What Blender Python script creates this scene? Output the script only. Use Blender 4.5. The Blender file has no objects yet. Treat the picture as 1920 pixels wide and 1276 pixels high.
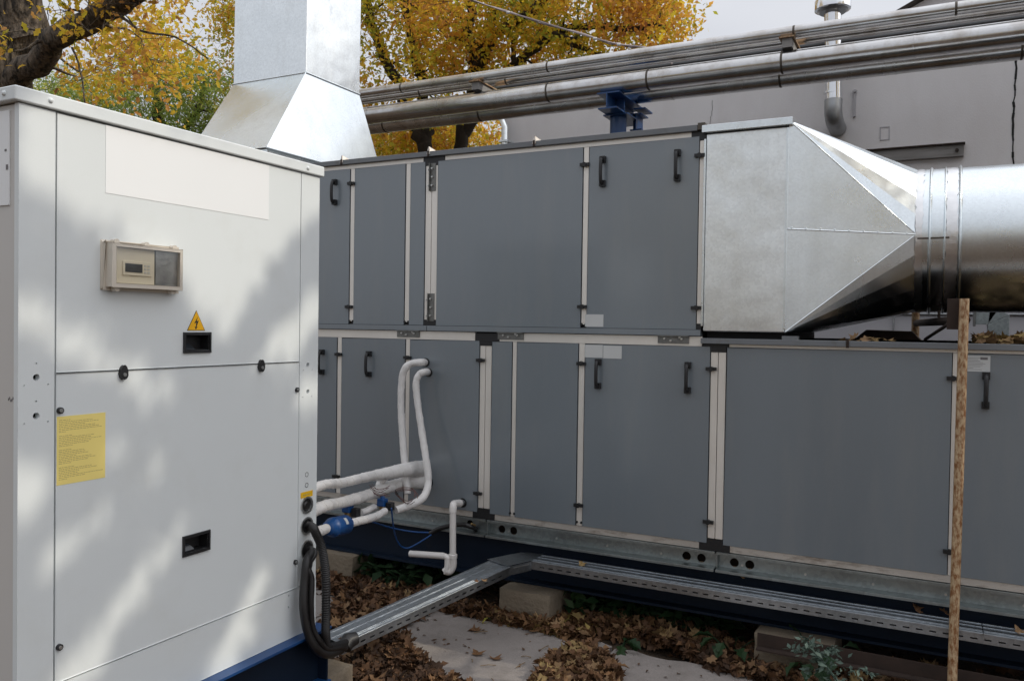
import bpy, math, random
import numpy as np
from mathutils import Vector, Matrix
from mathutils.geometry import delaunay_2d_cdt

# ---------------------------------------------------------------- camera, world, sun, exposure
SC = bpy.context.scene
R = math.radians
EYE = 1.65
cam_d = bpy.data.cameras.new("camera"); cam = bpy.data.objects.new("camera", cam_d)
SC.collection.objects.link(cam); SC.camera = cam
cam_d.sensor_fit = 'HORIZONTAL'; cam_d.sensor_width = 36.0; cam_d.lens = 36.0 * 1547.7 / 1920
cam_d.clip_start = 0.05; cam_d.clip_end = 800
YAW, PIT, ROL = R(27.3159), R(1.0518), R(0.8504)
f_ = Vector((-math.sin(YAW) * math.cos(PIT), math.cos(YAW) * math.cos(PIT), -math.sin(PIT)))
r_ = Vector((math.cos(YAW), math.sin(YAW), 0)); u_ = r_.cross(f_)
r2 = r_ * math.cos(ROL) + u_ * math.sin(ROL); u2 = u_ * math.cos(ROL) - r_ * math.sin(ROL)
cam.matrix_world = Matrix(((r2.x, u2.x, -f_.x, 0), (r2.y, u2.y, -f_.y, 0), (r2.z, u2.z, -f_.z, EYE), (0, 0, 0, 1)))
cam_d.dof.use_dof = False

VEIL, VEIL_0, VEIL_Z, AUREOLE = (7.35, 7.5, 7.95), 0.74, 0.92, 1.0
SUN_EL, SUN_AZ = R(38), R(72)            # azimuth clockwise from +Y
SUN = Vector((math.cos(SUN_EL) * math.sin(SUN_AZ), math.cos(SUN_EL) * math.cos(SUN_AZ), math.sin(SUN_EL)))
world = bpy.data.worlds.new("World"); SC.world = world; world.use_nodes = True
wn, wl = world.node_tree.nodes, world.node_tree.links
wn.clear()
sky = wn.new('ShaderNodeTexSky'); sky.sky_type = 'NISHITA'; sky.sun_disc = False
sky.sun_elevation = SUN_EL; sky.sun_rotation = SUN_AZ; sky.dust_density = 3.0; sky.air_density = 1.0; sky.ozone_density = 1.0
tc = wn.new('ShaderNodeTexCoord'); cl = wn.new('ShaderNodeTexNoise'); cl.inputs['Scale'].default_value = 1.6; cl.inputs['Detail'].default_value = 5
mp = wn.new('ShaderNodeMapping'); mp.inputs['Scale'].default_value = (1, 1, 3)
wl.new(tc.outputs['Generated'], mp.inputs['Vector']); wl.new(mp.outputs['Vector'], cl.inputs['Vector'])
mr = wn.new('ShaderNodeMapRange'); mr.inputs['From Min'].default_value = 0.3; mr.inputs['From Max'].default_value = 0.7
mr.inputs['To Min'].default_value = 0.72; mr.inputs['To Max'].default_value = 0.95
wl.new(cl.outputs['Fac'], mr.inputs['Value'])
mx = wn.new('ShaderNodeMix'); mx.data_type = 'RGBA'; mx.inputs['B'].default_value = (7.2, 7.35, 8.1, 1)   # thin high cloud veil
wl.new(mr.outputs['Result'], mx.inputs['Factor']); wl.new(sky.outputs['Color'], mx.inputs['A'])
# overcast law: the veil brightens smoothly towards the zenith and towards the veiled sun
nrm_ = wn.new('ShaderNodeVectorMath'); nrm_.operation = 'NORMALIZE'; wl.new(tc.outputs['Generated'], nrm_.inputs[0])
sp_ = wn.new('ShaderNodeSeparateXYZ'); wl.new(nrm_.outputs[0], sp_.inputs[0])
def _m(op, a, b=None, c=None):
    n = wn.new('ShaderNodeMath'); n.operation = op
    for i, v in enumerate((a, b, c)):
        if v is None: continue
        if isinstance(v, (int, float)): n.inputs[i].default_value = v
        else: wl.new(v, n.inputs[i])
    return n.outputs[0]
zen = _m('MULTIPLY_ADD', _m('MAXIMUM', sp_.outputs['Z'], 0.0), VEIL_Z, VEIL_0)
dt_ = wn.new('ShaderNodeVectorMath'); dt_.operation = 'DOT_PRODUCT'; dt_.inputs[1].default_value = SUN; wl.new(nrm_.outputs[0], dt_.inputs[0])
aur = _m('MULTIPLY_ADD', _m('POWER', _m('MAXIMUM', dt_.outputs['Value'], 0.0), 3.0), AUREOLE, 1.0)
vs_ = wn.new('ShaderNodeVectorMath'); vs_.operation = 'SCALE'; vs_.inputs[0].default_value = VEIL
wl.new(_m('MULTIPLY', zen, aur), vs_.inputs['Scale']); wl.new(vs_.outputs[0], mx.inputs['B'])
bg = wn.new('ShaderNodeBackground'); bg.inputs['Strength'].default_value = 0.1
wo = wn.new('ShaderNodeOutputWorld')
wl.new(mx.outputs['Result'], bg.inputs['Color']); wl.new(bg.outputs['Background'], wo.inputs['Surface'])
sun_d = bpy.data.lights.new("sun", 'SUN'); sun_d.energy = 2.0; sun_d.angle = R(0.53); sun_d.color = (1.0, 0.93, 0.80)
sun = bpy.data.objects.new("sun", sun_d); SC.collection.objects.link(sun)
sun.rotation_euler = (-SUN).to_track_quat('-Z', 'Y').to_euler(); sun.location = (20, 6, 20)
vs = SC.view_settings; vs.view_transform = 'Standard'; vs.look = 'None'; vs.exposure = 0.0; vs.gamma = 1.0
vs.use_curve_mapping = False
SC.cycles.max_bounces = 8; SC.cycles.diffuse_bounces = 4; SC.cycles.glossy_bounces = 4; SC.cycles.transparent_max_bounces = 12
SC.cycles.caustics_reflective = False; SC.cycles.caustics_refractive = False

rng = np.random.default_rng(11); random.seed(11)

# ---------------------------------------------------------------- materials
def _n(nt, t, **kw):
    n = nt.nodes.new(t)
    for k, v in kw.items(): setattr(n, k, v)
    return n
def ramp(nt, stops):
    c = _n(nt, 'ShaderNodeValToRGB'); e = c.color_ramp.elements
    while len(e) < len(stops): e.new(0.5)
    for i, (p, col) in enumerate(stops):
        e[i].position = p; e[i].color = (*col, 1)
    return c
def mat(name, col, rough=0.5, metal=0.0, var=0.0, vscale=4.0, bump=0.0, bscale=60.0, col2=None, mask=(0.5, 0.7), mscale=6.0,
        rvar=0.0, coat=0.0, stretch=(1, 1, 1), spec=0.5, fine=0.0, grad=None):
    m = bpy.data.materials.new(name); m.use_nodes = True; nt = m.node_tree; L = nt.links
    b = nt.nodes['Principled BSDF']
    b.inputs['Roughness'].default_value = rough; b.inputs['Metallic'].default_value = metal
    b.inputs['Specular IOR Level'].default_value = spec
    if coat: b.inputs['Coat Weight'].default_value = coat; b.inputs['Coat Roughness'].default_value = 0.15
    t = _n(nt, 'ShaderNodeTexCoord'); mpn = _n(nt, 'ShaderNodeMapping'); mpn.inputs['Scale'].default_value = stretch
    geo = _n(nt, 'ShaderNodeNewGeometry')
    L.new(geo.outputs['Position'], mpn.inputs['Vector'])
    n1 = _n(nt, 'ShaderNodeTexNoise'); n1.inputs['Scale'].default_value = vscale; n1.inputs['Detail'].default_value = 6
    L.new(mpn.outputs['Vector'], n1.inputs['Vector'])
    hsv = _n(nt, 'ShaderNodeHueSaturation'); hsv.inputs['Color'].default_value = (*col, 1)
    vr = _n(nt, 'ShaderNodeMapRange'); vr.inputs['From Min'].default_value = 0.25; vr.inputs['From Max'].default_value = 0.75
    vr.inputs['To Min'].default_value = 1 - var; vr.inputs['To Max'].default_value = 1 + var
    L.new(n1.outputs['Fac'], vr.inputs['Value']); L.new(vr.outputs['Result'], hsv.inputs['Value'])
    out = hsv.outputs['Color']
    if fine:
        n4 = _n(nt, 'ShaderNodeTexNoise'); n4.inputs['Scale'].default_value = 220; n4.inputs['Detail'].default_value = 3
        L.new(geo.outputs['Position'], n4.inputs['Vector'])
        v4 = _n(nt, 'ShaderNodeMapRange'); v4.inputs['From Min'].default_value = 0.3; v4.inputs['From Max'].default_value = 0.7
        v4.inputs['To Min'].default_value = 1 - fine; v4.inputs['To Max'].default_value = 1 + fine
        h4 = _n(nt, 'ShaderNodeHueSaturation'); L.new(n4.outputs['Fac'], v4.inputs['Value'])
        L.new(v4.outputs['Result'], h4.inputs['Value']); L.new(out, h4.inputs['Color']); out = h4.outputs['Color']
    if col2 is not None:
        n2 = _n(nt, 'ShaderNodeTexNoise'); n2.inputs['Scale'].default_value = mscale; n2.inputs['Detail'].default_value = 8
        n2.inputs['Roughness'].default_value = 0.65
        L.new(mpn.outputs['Vector'], n2.inputs['Vector'])
        r2n = _n(nt, 'ShaderNodeMapRange'); r2n.inputs['From Min'].default_value = mask[0]; r2n.inputs['From Max'].default_value = mask[1]
        L.new(n2.outputs['Fac'], r2n.inputs['Value'])
        mxn = _n(nt, 'ShaderNodeMix', data_type='RGBA'); mxn.inputs['B'].default_value = (*col2, 1)
        L.new(r2n.outputs['Result'], mxn.inputs['Factor']); L.new(out, mxn.inputs['A']); out = mxn.outputs['Result']
    L.new(out, b.inputs['Base Color'])
    if rvar:
        rr = _n(nt, 'ShaderNodeMapRange'); rr.inputs['From Min'].default_value = 0.3; rr.inputs['From Max'].default_value = 0.7
        rr.inputs['To Min'].default_value = max(0.02, rough - rvar); rr.inputs['To Max'].default_value = min(1, rough + rvar)
        L.new(n1.outputs['Fac'], rr.inputs['Value']); L.new(rr.outputs['Result'], b.inputs['Roughness'])
    if bump:
        n3 = _n(nt, 'ShaderNodeTexNoise'); n3.inputs['Scale'].default_value = bscale; n3.inputs['Detail'].default_value = 5
        L.new(mpn.outputs['Vector'], n3.inputs['Vector'])
        bp = _n(nt, 'ShaderNodeBump'); bp.inputs['Strength'].default_value = 1.0; bp.inputs['Distance'].default_value = bump
        L.new(n3.outputs['Fac'], bp.inputs['Height']); L.new(bp.outputs['Normal'], b.inputs['Normal'])
    return m
def galv(name, base, rough, spang=0.08, wave=0.0015, sscale=70):
    """zinc sheet: crystal spangle, faint oil-canning"""
    m = mat(name, base, rough, 1.0, var=0.06, vscale=2.5, rvar=0.06)
    nt = m.node_tree; L = nt.links; b = nt.nodes['Principled BSDF']
    geo = _n(nt, 'ShaderNodeNewGeometry'); vo = _n(nt, 'ShaderNodeTexVoronoi'); vo.inputs['Scale'].default_value = sscale
    L.new(geo.outputs['Position'], vo.inputs['Vector'])
    src = b.inputs['Base Color'].links[0].from_socket
    sep = _n(nt, 'ShaderNodeSeparateColor'); L.new(vo.outputs['Color'], sep.inputs['Color'])
    v = _n(nt, 'ShaderNodeMapRange'); v.inputs['To Min'].default_value = 1 - spang; v.inputs['To Max'].default_value = 1 + spang
    L.new(sep.outputs['Red'], v.inputs['Value'])
    h = _n(nt, 'ShaderNodeHueSaturation'); L.new(src, h.inputs['Color']); L.new(v.outputs['Result'], h.inputs['Value'])
    # soft dirt streaks
    n = _n(nt, 'ShaderNodeTexNoise'); mpn = _n(nt, 'ShaderNodeMapping'); mpn.inputs['Scale'].default_value = (9, 9, 1.2)
    L.new(geo.outputs['Position'], mpn.inputs['Vector']); L.new(mpn.outputs['Vector'], n.inputs['Vector']); n.inputs['Scale'].default_value = 1.6; n.inputs['Detail'].default_value = 6
    dr = _n(nt, 'ShaderNodeMapRange'); dr.inputs['From Min'].default_value = 0.5; dr.inputs['From Max'].default_value = 0.85; dr.inputs['To Max'].default_value = 0.35
    L.new(n.outputs['Fac'], dr.inputs['Value'])
    mxn = _n(nt, 'ShaderNodeMix', data_type='RGBA'); mxn.inputs['B'].default_value = (base[0] * .72, base[1] * .70, base[2] * .66, 1)
    L.new(dr.outputs['Result'], mxn.inputs['Factor']); L.new(h.outputs['Color'], mxn.inputs['A']); L.new(mxn.outputs['Result'], b.inputs['Base Color'])
    n3 = _n(nt, 'ShaderNodeTexNoise'); n3.inputs['Scale'].default_value = 3.0; n3.inputs['Detail'].default_value = 2
    L.new(geo.outputs['Position'], n3.inputs['Vector'])
    bp = _n(nt, 'ShaderNodeBump'); bp.inputs['Distance'].default_value = wave * 6; bp.inputs['Strength'].default_value = 0.5
    L.new(n3.outputs['Fac'], bp.inputs['Height']); L.new(bp.outputs['Normal'], b.inputs['Normal'])
    return m
def leafmat(name, stops, transl=0.45, rough=0.55):
    m = bpy.data.materials.new(name); m.use_nodes = True; nt = m.node_tree; L = nt.links; b = nt.nodes['Principled BSDF']
    at = _n(nt, 'ShaderNodeAttribute'); at.attribute_name = 'tint'
    geo = _n(nt, 'ShaderNodeNewGeometry'); nz = _n(nt, 'ShaderNodeTexNoise'); nz.inputs['Scale'].default_value = 0.9; nz.inputs['Detail'].default_value = 2
    L.new(geo.outputs['Position'], nz.inputs['Vector'])
    ad = _n(nt, 'ShaderNodeMath', operation='MULTIPLY_ADD'); ad.inputs[1].default_value = 0.55
    s = _n(nt, 'ShaderNodeMath', operation='MULTIPLY_ADD'); s.inputs[1].default_value = 1.3; s.inputs[2].default_value = -0.42
    L.new(nz.outputs['Fac'], s.inputs[0]); L.new(at.outputs['Fac'], ad.inputs[0]); L.new(s.outputs[0], ad.inputs[2])
    c = ramp(nt, stops); L.new(ad.outputs[0], c.inputs['Fac']); L.new(c.outputs['Color'], b.inputs['Base Color'])
    b.inputs['Roughness'].default_value = rough; b.inputs['Specular IOR Level'].default_value = 0.3
    if transl:
        tr = _n(nt, 'ShaderNodeBsdfTranslucent'); L.new(c.outputs['Color'], tr.inputs['Color'])
        ms = _n(nt, 'ShaderNodeMixShader'); ms.inputs['Fac'].default_value = transl
        L.new(b.outputs[0], ms.inputs[1]); L.new(tr.outputs[0], ms.inputs[2]); L.new(ms.outputs[0], nt.nodes['Material Output'].inputs['Surface'])
    return m
M = dict(
    cabinet=mat('cabinet_paint', (0.68, 0.712, 0.712), 0.38, var=0.02, vscale=1.5, bump=0.00006, bscale=500, rvar=0.04, fine=0.012, col2=(0.63, 0.65, 0.635), mask=(0.52, 0.9), mscale=4.5),
    cabinet_shaded=mat('cabinet_paint_shaded', (0.56, 0.54, 0.51), 0.45, var=0.03, vscale=2),  # cabinet paint with the side's shade and ground reflection put into the colour
    plate_white=mat('blank_plate_vinyl', (0.80, 0.81, 0.81), 0.45, var=0.01),
    panel=mat('slate_grey_panel', (0.144, 0.171, 0.193), 0.38, coat=0.9, spec=1.0, var=0.06, vscale=1.1, col2=(0.185, 0.20, 0.205), mask=(0.5, 0.95), mscale=3.0, stretch=(2.2, 1, 0.35), bump=0.0001, bscale=260, rvar=0.06, fine=0.03),
    cap=mat('grey_roof_sheet', (0.155, 0.165, 0.175), 0.45, var=0.12, vscale=5, col2=(0.10, 0.085, 0.07), mask=(0.6, 0.85), mscale=12),
    alu=mat('anodised_aluminium', (0.80, 0.76, 0.70), 0.40, 0.45, var=0.05, vscale=8, stretch=(1, 1, 0.3), rvar=0.05),
    alu_dirty=mat('weathered_aluminium', (0.56, 0.52, 0.47), 0.5, 0.6, var=0.08, vscale=9, col2=(0.20, 0.15, 0.11), mask=(0.52, 0.75), mscale=14, stretch=(0.6, 1, 2)),
    black=mat('black_plastic', (0.012, 0.012, 0.013), 0.42, var=0.1, vscale=20),
    dark=mat('dark_gap', (0.01, 0.01, 0.011), 0.8),
    bracket=mat('zinc_bracket', (0.20, 0.20, 0.19), 0.5, 0.8, var=0.25, vscale=30),
    bolt=mat('bright_bolt', (0.65, 0.65, 0.63), 0.3, 1.0),
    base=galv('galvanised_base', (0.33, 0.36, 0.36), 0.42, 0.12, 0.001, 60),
    galv=galv('galvanised_sheet', (0.84, 0.875, 0.88), 0.33, 0.06, 0.0035, 90),
    galvs=galv('smooth_galvanised_sheet', (0.77, 0.82, 0.84), 0.28, 0.04, 0.0010, 110),
    tape=mat('aluminium_tape', (0.80, 0.80, 0.80), 0.32, 1.0, var=0.05, vscale=20, bump=0.002, bscale=28),
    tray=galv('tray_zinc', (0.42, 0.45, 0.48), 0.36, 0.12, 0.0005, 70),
    pipe=mat('pipe_cladding', (0.60, 0.595, 0.59), 0.24, 1.0, var=0.08, vscale=3, rvar=0.06, col2=(0.30, 0.25, 0.20), mask=(0.45, 0.85), mscale=5),  # brown patches put the reflection of unit roofs and trees into the colour
    seam=mat('pipe_seam', (0.10, 0.085, 0.07), 0.55, 0.6),
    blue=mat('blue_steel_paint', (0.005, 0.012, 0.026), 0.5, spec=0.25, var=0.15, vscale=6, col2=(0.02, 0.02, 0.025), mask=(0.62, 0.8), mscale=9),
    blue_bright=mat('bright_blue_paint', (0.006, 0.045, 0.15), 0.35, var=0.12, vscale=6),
    blue_part=mat('blue_component', (0.006, 0.06, 0.21), 0.4, var=0.08),
    wrap=mat('white_pipe_wrap', (0.70, 0.68, 0.66), 0.55, var=0.08, vscale=14, bump=0.006, bscale=30, col2=(0.42, 0.36, 0.30), mask=(0.64, 0.82), mscale=16),
    pvc=mat('white_pvc', (0.72, 0.69, 0.66), 0.3, var=0.03, vscale=10),
    rubber=mat('black_rubber', (0.011, 0.010, 0.010), 0.45, var=0.2, vscale=15),
    cable_blue=mat('blue_cable', (0.01, 0.07, 0.24), 0.4),
    wire=mat('red_brown_wire', (0.13, 0.06, 0.05), 0.5),
    brass=mat('tarnished_brass', (0.35, 0.24, 0.11), 0.45, 0.8, var=0.3, vscale=40),
    rust=mat('rusty_paint', (0.48, 0.35, 0.21), 0.55, var=0.12, vscale=50, bump=0.0008, bscale=160, col2=(0.20, 0.080, 0.022), mask=(0.41, 0.60), mscale=85, stretch=(1, 1, 0.4)),
    rust_dark=mat('dark_rust', (0.028, 0.016, 0.011), 0.85, var=0.35, vscale=12, bump=0.001, bscale=60),
    concrete=mat('block_concrete', (0.19, 0.152, 0.108), 0.9, var=0.16, vscale=5, bump=0.006, bscale=45, col2=(0.17, 0.14, 0.10), mask=(0.48, 0.72), mscale=4, fine=0.14),
    slab=mat('slab_concrete', (0.27, 0.24, 0.22), 0.92, var=0.12, vscale=3, bump=0.005, bscale=60, col2=(0.20, 0.175, 0.155), mask=(0.5, 0.8), mscale=7, fine=0.12),
    soil=mat('leafy_soil', (0.055, 0.038, 0.025), 0.95, var=0.4, vscale=9, bump=0.03, bscale=25, col2=(0.10, 0.06, 0.03), mask=(0.45, 0.65), mscale=22),
    wall=mat('rendered_wall', (0.80, 0.78, 0.78), 0.9, var=0.05, vscale=0.8, bump=0.002, bscale=90, col2=(0.74, 0.71, 0.705), mask=(0.45, 0.75), mscale=2.2, fine=0.04, stretch=(1.6, 1, 0.6)),
    wall_pale=mat('pale_plinth_paint', (0.50, 0.49, 0.51), 0.85, var=0.05, vscale=3, col2=(0.12, 0.10, 0.09), mask=(0.68, 0.74), mscale=9),
    wood=mat('grey_weathered_rail', (0.27, 0.26, 0.25), 0.85, var=0.2, vscale=6, stretch=(0.6, 1, 6), col2=(0.13, 0.10, 0.09), mask=(0.6, 0.75), mscale=9),
    steel=mat('stainless_flue', (0.75, 0.76, 0.78), 0.16, 1.0, var=0.04, vscale=6),
    steel_dull=mat('dull_flue', (0.34, 0.35, 0.36), 0.4, 0.85, var=0.08, vscale=10),
    yellow=mat('yellow_notice', (0.88, 0.72, 0.23), 0.45, var=0.03, vscale=8),
    print_=mat('faded_print', (0.42, 0.33, 0.12), 0.6),
    print_dark=mat('dark_print', (0.16, 0.15, 0.15), 0.6),
    warn=mat('warning_yellow', (0.80, 0.42, 0.01), 0.4),
    label_yellow=mat('label_yellow', (0.82, 0.48, 0.01), 0.4),
    ink=mat('black_ink', (0.02, 0.015, 0.01), 0.5),
    sticker=mat('sticker_paper', (0.55, 0.56, 0.55), 0.6, var=0.04),
    beige=mat('aged_plastic', (0.60, 0.545, 0.465), 0.25, var=0.06, vscale=10, coat=0.5),
    beige2=mat('ivory_plastic', (0.78, 0.72, 0.58), 0.4),
    lcd=mat('dark_screen', (0.03, 0.035, 0.04), 0.15),
    foil=mat('dusty_steel_plate', (0.34, 0.35, 0.37), 0.35, 0.9, var=0.35, vscale=18, bump=0.001, bscale=120),
    bark=mat('rough_bark', (0.15, 0.12, 0.09), 0.95, var=0.45, vscale=16, bump=0.06, bscale=26, stretch=(1, 1, 0.3), col2=(0.02, 0.016, 0.012), mask=(0.46, 0.60), mscale=17),
    bark_dark=mat('dark_bark', (0.028, 0.022, 0.018), 0.95, var=0.3, vscale=10, bump=0.02, bscale=16),
    cord=mat('pale_overhead_cable', (0.42, 0.36, 0.36), 0.5),
    red=mat('red_plastic', (0.5, 0.03, 0.02), 0.4),
    stalk=mat('dry_stalk', (0.22, 0.15, 0.08), 0.8),
)
gl = bpy.data.materials.new('clear_window'); gl.use_nodes = True; M['glass'] = gl
_t = gl.node_tree; _tr = _n(_t, 'ShaderNodeBsdfTransparent'); _tr.inputs['Color'].default_value = (0.97, 0.95, 0.90, 1); _gs = _n(_t, 'ShaderNodeBsdfGlossy'); _gs.inputs['Roughness'].default_value = 0.07
_mx = _n(_t, 'ShaderNodeMixShader'); _mx.inputs[0].default_value = 0.13
_t.links.new(_tr.outputs[0], _mx.inputs[1]); _t.links.new(_gs.outputs[0], _mx.inputs[2]); _t.links.new(_mx.outputs[0], _t.nodes['Material Output'].inputs['Surface'])
OAK = [(0.0, (0.20, 0.24, 0.03)), (0.25, (0.46, 0.42, 0.04)), (0.45, (0.72, 0.54, 0.05)), (0.65, (0.74, 0.46, 0.07)), (0.85, (0.62, 0.32, 0.10)), (1.0, (0.40, 0.20, 0.09))]
M['leaf_oak'] = leafmat('oak_leaf_gold', [(p, tuple(v * 1.12 for v in c)) for p, c in OAK], 0.6)
M['leaf_far'] = leafmat('oak_leaf_far', [(0.0, (0.20, 0.25, 0.03)), (0.3, (0.46, 0.44, 0.05)), (0.52, (0.76, 0.55, 0.05)), (0.75, (0.74, 0.40, 0.07)), (1.0, (0.46, 0.22, 0.09))], 0.6)
M['leaf_green'] = leafmat('ash_leaf_green', [(0.0, (0.15, 0.24, 0.06)), (0.5, (0.30, 0.40, 0.09)), (0.75, (0.50, 0.52, 0.10)), (1.0, (0.70, 0.56, 0.12))], 0.6)
M['leaf_ground'] = leafmat('fallen_leaf_brown', [(0.0, (0.020, 0.012, 0.008)), (0.3, (0.070, 0.038, 0.022)), (0.6, (0.16, 0.082, 0.040)), (0.85, (0.25, 0.140, 0.065)), (1.0, (0.29, 0.22, 0.065))], 0.15, 0.75)
M['leaf_tan'] = leafmat('fallen_leaf_tan', [(0.0, (0.15, 0.080, 0.042)), (0.6, (0.25, 0.155, 0.080)), (1.0, (0.33, 0.235, 0.09))], 0.15, 0.7)
M['weed'] = leafmat('weed_leaf', [(0.0, (0.010, 0.024, 0.010)), (0.6, (0.018, 0.045, 0.016)), (1.0, (0.035, 0.065, 0.02))], 0.2)
M['weed_pale'] = leafmat('pale_weed_leaf', [(0.0, (0.045, 0.07, 0.055)), (1.0, (0.12, 0.17, 0.135))], 0.1)

# ---------------------------------------------------------------- mesh helpers
COL = SC.collection
WL = {}
def wl_of(p): return WL.get(p.name, Vector((0, 0, 0))) if p else Vector((0, 0, 0))
def tag(o, label=None, cat=None, group=None, kind=None):
    if label: o['label'] = label
    if cat: o['category'] = cat
    if group: o['group'] = group
    if kind: o['kind'] = kind
    return o
def thing(name, label, cat, loc=(0, 0, 0), group=None):
    o = bpy.data.objects.new(name, None); COL.objects.link(o); o.location = loc; o.empty_display_size = 0.1
    WL[o.name] = Vector(loc)
    return tag(o, label, cat, group)
def place(mesh, name, parent, loc, rot=(0, 0, 0)):
    """a shared mesh as an object at a world position"""
    o = bpy.data.objects.new(name, mesh); COL.objects.link(o)
    w = Vector(loc); o.parent = parent; o.location = w - wl_of(parent); o.rotation_euler = rot
    WL[o.name] = w
    return o
class MB:
    def __init__(s): s.v = []; s.f = []; s.m = []
    def add(s, vs, fs, mi=0):
        o = len(s.v); s.v += [tuple(v) for v in vs]; s.f += [tuple(i + o for i in f) for f in fs]; s.m += [mi] * len(fs); return s
    def box(s, x0, x1, y0, y1, z0, z1, mi=0):
        return s.add([(x, y, z) for x in (x0, x1) for y in (y0, y1) for z in (z0, z1)],
                     [(0, 1, 3, 2), (4, 6, 7, 5), (0, 4, 5, 1), (2, 3, 7, 6), (0, 2, 6, 4), (1, 5, 7, 3)], mi)
    def hexa(s, P, mi=0):   # 8 corners, bottom 4 then top 4, same winding
        return s.add(P, [(3, 2, 1, 0), (4, 5, 6, 7), (0, 1, 5, 4), (1, 2, 6, 5), (2, 3, 7, 6), (3, 0, 4, 7)], mi)
    def cyl(s, p0, p1, r, r1=None, n=16, caps=True, mi=0):
        return s.tube([p0, p1], [r, r if r1 is None else r1], n, caps, mi)
    def tube(s, pts, r, n=12, caps=True, mi=0):
        P = [Vector(p) for p in pts]; k = len(P)
        rr = r if hasattr(r, '__len__') else [r] * k
        T = [(P[min(i + 1, k - 1)] - P[max(i - 1, 0)]).normalized() for i in range(k)]
        a = Vector((0, 0, 1)) if abs(T[0].z) < 0.9 else Vector((1, 0, 0))
        nv = T[0].cross(a).normalized(); vs = []; fs = []
        for i in range(k):
            nv = (nv - T[i] * nv.dot(T[i])).normalized(); bv = T[i].cross(nv)
            for j in range(n):
                t = 2 * math.pi * j / n
                vs.append(P[i] + (nv * math.cos(t) + bv * math.sin(t)) * rr[i])
        for i in range(k - 1):
            for j in range(n):
                a0, a1 = i * n + j, i * n + (j + 1) % n
                fs.append((a0, a1, a1 + n, a0 + n))
        if caps: fs += [tuple(range(n))[::-1], tuple((k - 1) * n + j for j in range(n))]
        return s.add(vs, fs, mi)
    def plate(s, outline, holes, fn, th, mi=0):
        """flat plate with real holes; fn maps (u, v, w) to the world, w from 0 to th"""
        ve = []; ed = []
        for loop in [outline] + holes:
            o = len(ve); ve += [Vector(p) for p in loop]; ed += [(o + i, o + (i + 1) % len(loop)) for i in range(len(loop))]
        r = delaunay_2d_cdt(ve, ed, [], 1, 1e-7)
        V, E, F = r[0], r[1], r[2]
        def inside(p, loop):
            c = False; j = len(loop) - 1
            for i in range(len(loop)):
                a, q = loop[i], loop[j]
                if (a[1] > p.y) != (q[1] > p.y) and p.x < (q[0] - a[0]) * (p.y - a[1]) / (q[1] - a[1]) + a[0]: c = not c
                j = i
            return c
        fs = []
        for f in F:
            c = sum((V[i] for i in f), Vector((0, 0))) / len(f)
            if inside(c, outline) and not any(inside(c, h) for h in holes): fs.append(tuple(f))
        n = len(V); vs = [fn(p.x, p.y, 0) for p in V] + [fn(p.x, p.y, th) for p in V]
        cnt = {}
        for f in fs:
            for i in range(len(f)):
                e = (f[i], f[(i + 1) % len(f)]); k = tuple(sorted(e)); cnt.setdefault(k, []).append(e)
        side = [(e[0][1], e[0][0], e[0][0] + n, e[0][1] + n) for e in cnt.values() if len(e) == 1]
        return s.add(vs, [f[::-1] for f in fs] + [tuple(i + n for i in f) for f in fs] + side, mi)
    def mesh(s, name, mats, smooth=None):
        me = bpy.data.meshes.new(name); me.from_pydata(s.v, [], s.f)
        for m in (mats if isinstance(mats, (list, tuple)) else [mats]): me.materials.append(m)
        me.polygons.foreach_set('material_index', s.m)
        if smooth is not None:
            me.polygons.foreach_set('use_smooth', [True] * len(me.polygons))
            me.set_sharp_from_angle(angle=R(smooth))
        me.update(); return me
    def build(s, name, mats, parent=None, smooth=None, bevel=0, seg=2):
        w = wl_of(parent); s.v = [(v[0] - w.x, v[1] - w.y, v[2] - w.z) for v in s.v]
        me = s.mesh(name, mats, smooth)
        o = bpy.data.objects.new(name, me); COL.objects.link(o); o.parent = parent; WL[o.name] = w.copy()
        if bevel:
            md = o.modifiers.new('bevel', 'BEVEL'); md.width = bevel; md.segments = seg; md.limit_method = 'ANGLE'; md.angle_limit = R(35)
            if smooth is None:
                me.polygons.foreach_set('use_smooth', [True] * len(me.polygons)); me.set_sharp_from_angle(angle=R(50))
                md.harden_normals = True
        return o
def circ(cx, cy, r, n=20, sx=1.0, rev=True):
    return [(cx + sx * r * math.cos(2 * math.pi * i / n), cy + r * math.sin(2 * math.pi * i / n)) for i in range(n)][::-1 if rev else 1]
def rnd_path(pts, n=8):
    """Catmull-Rom through control points"""
    P = [Vector(p) for p in pts]; out = []
    Q = [P[0] * 2 - P[1]] + P + [P[-1] * 2 - P[-2]]
    for i in range(1, len(Q) - 2):
        for k in range(n):
            t = k / n; a, b_, c, d = Q[i - 1], Q[i], Q[i + 1], Q[i + 2]
            out.append(0.5 * ((2 * b_) + (c - a) * t + (2 * a - 5 * b_ + 4 * c - d) * t * t + (3 * b_ - a - 3 * c + d) * t ** 3))
    out.append(P[-1]); return out

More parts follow.
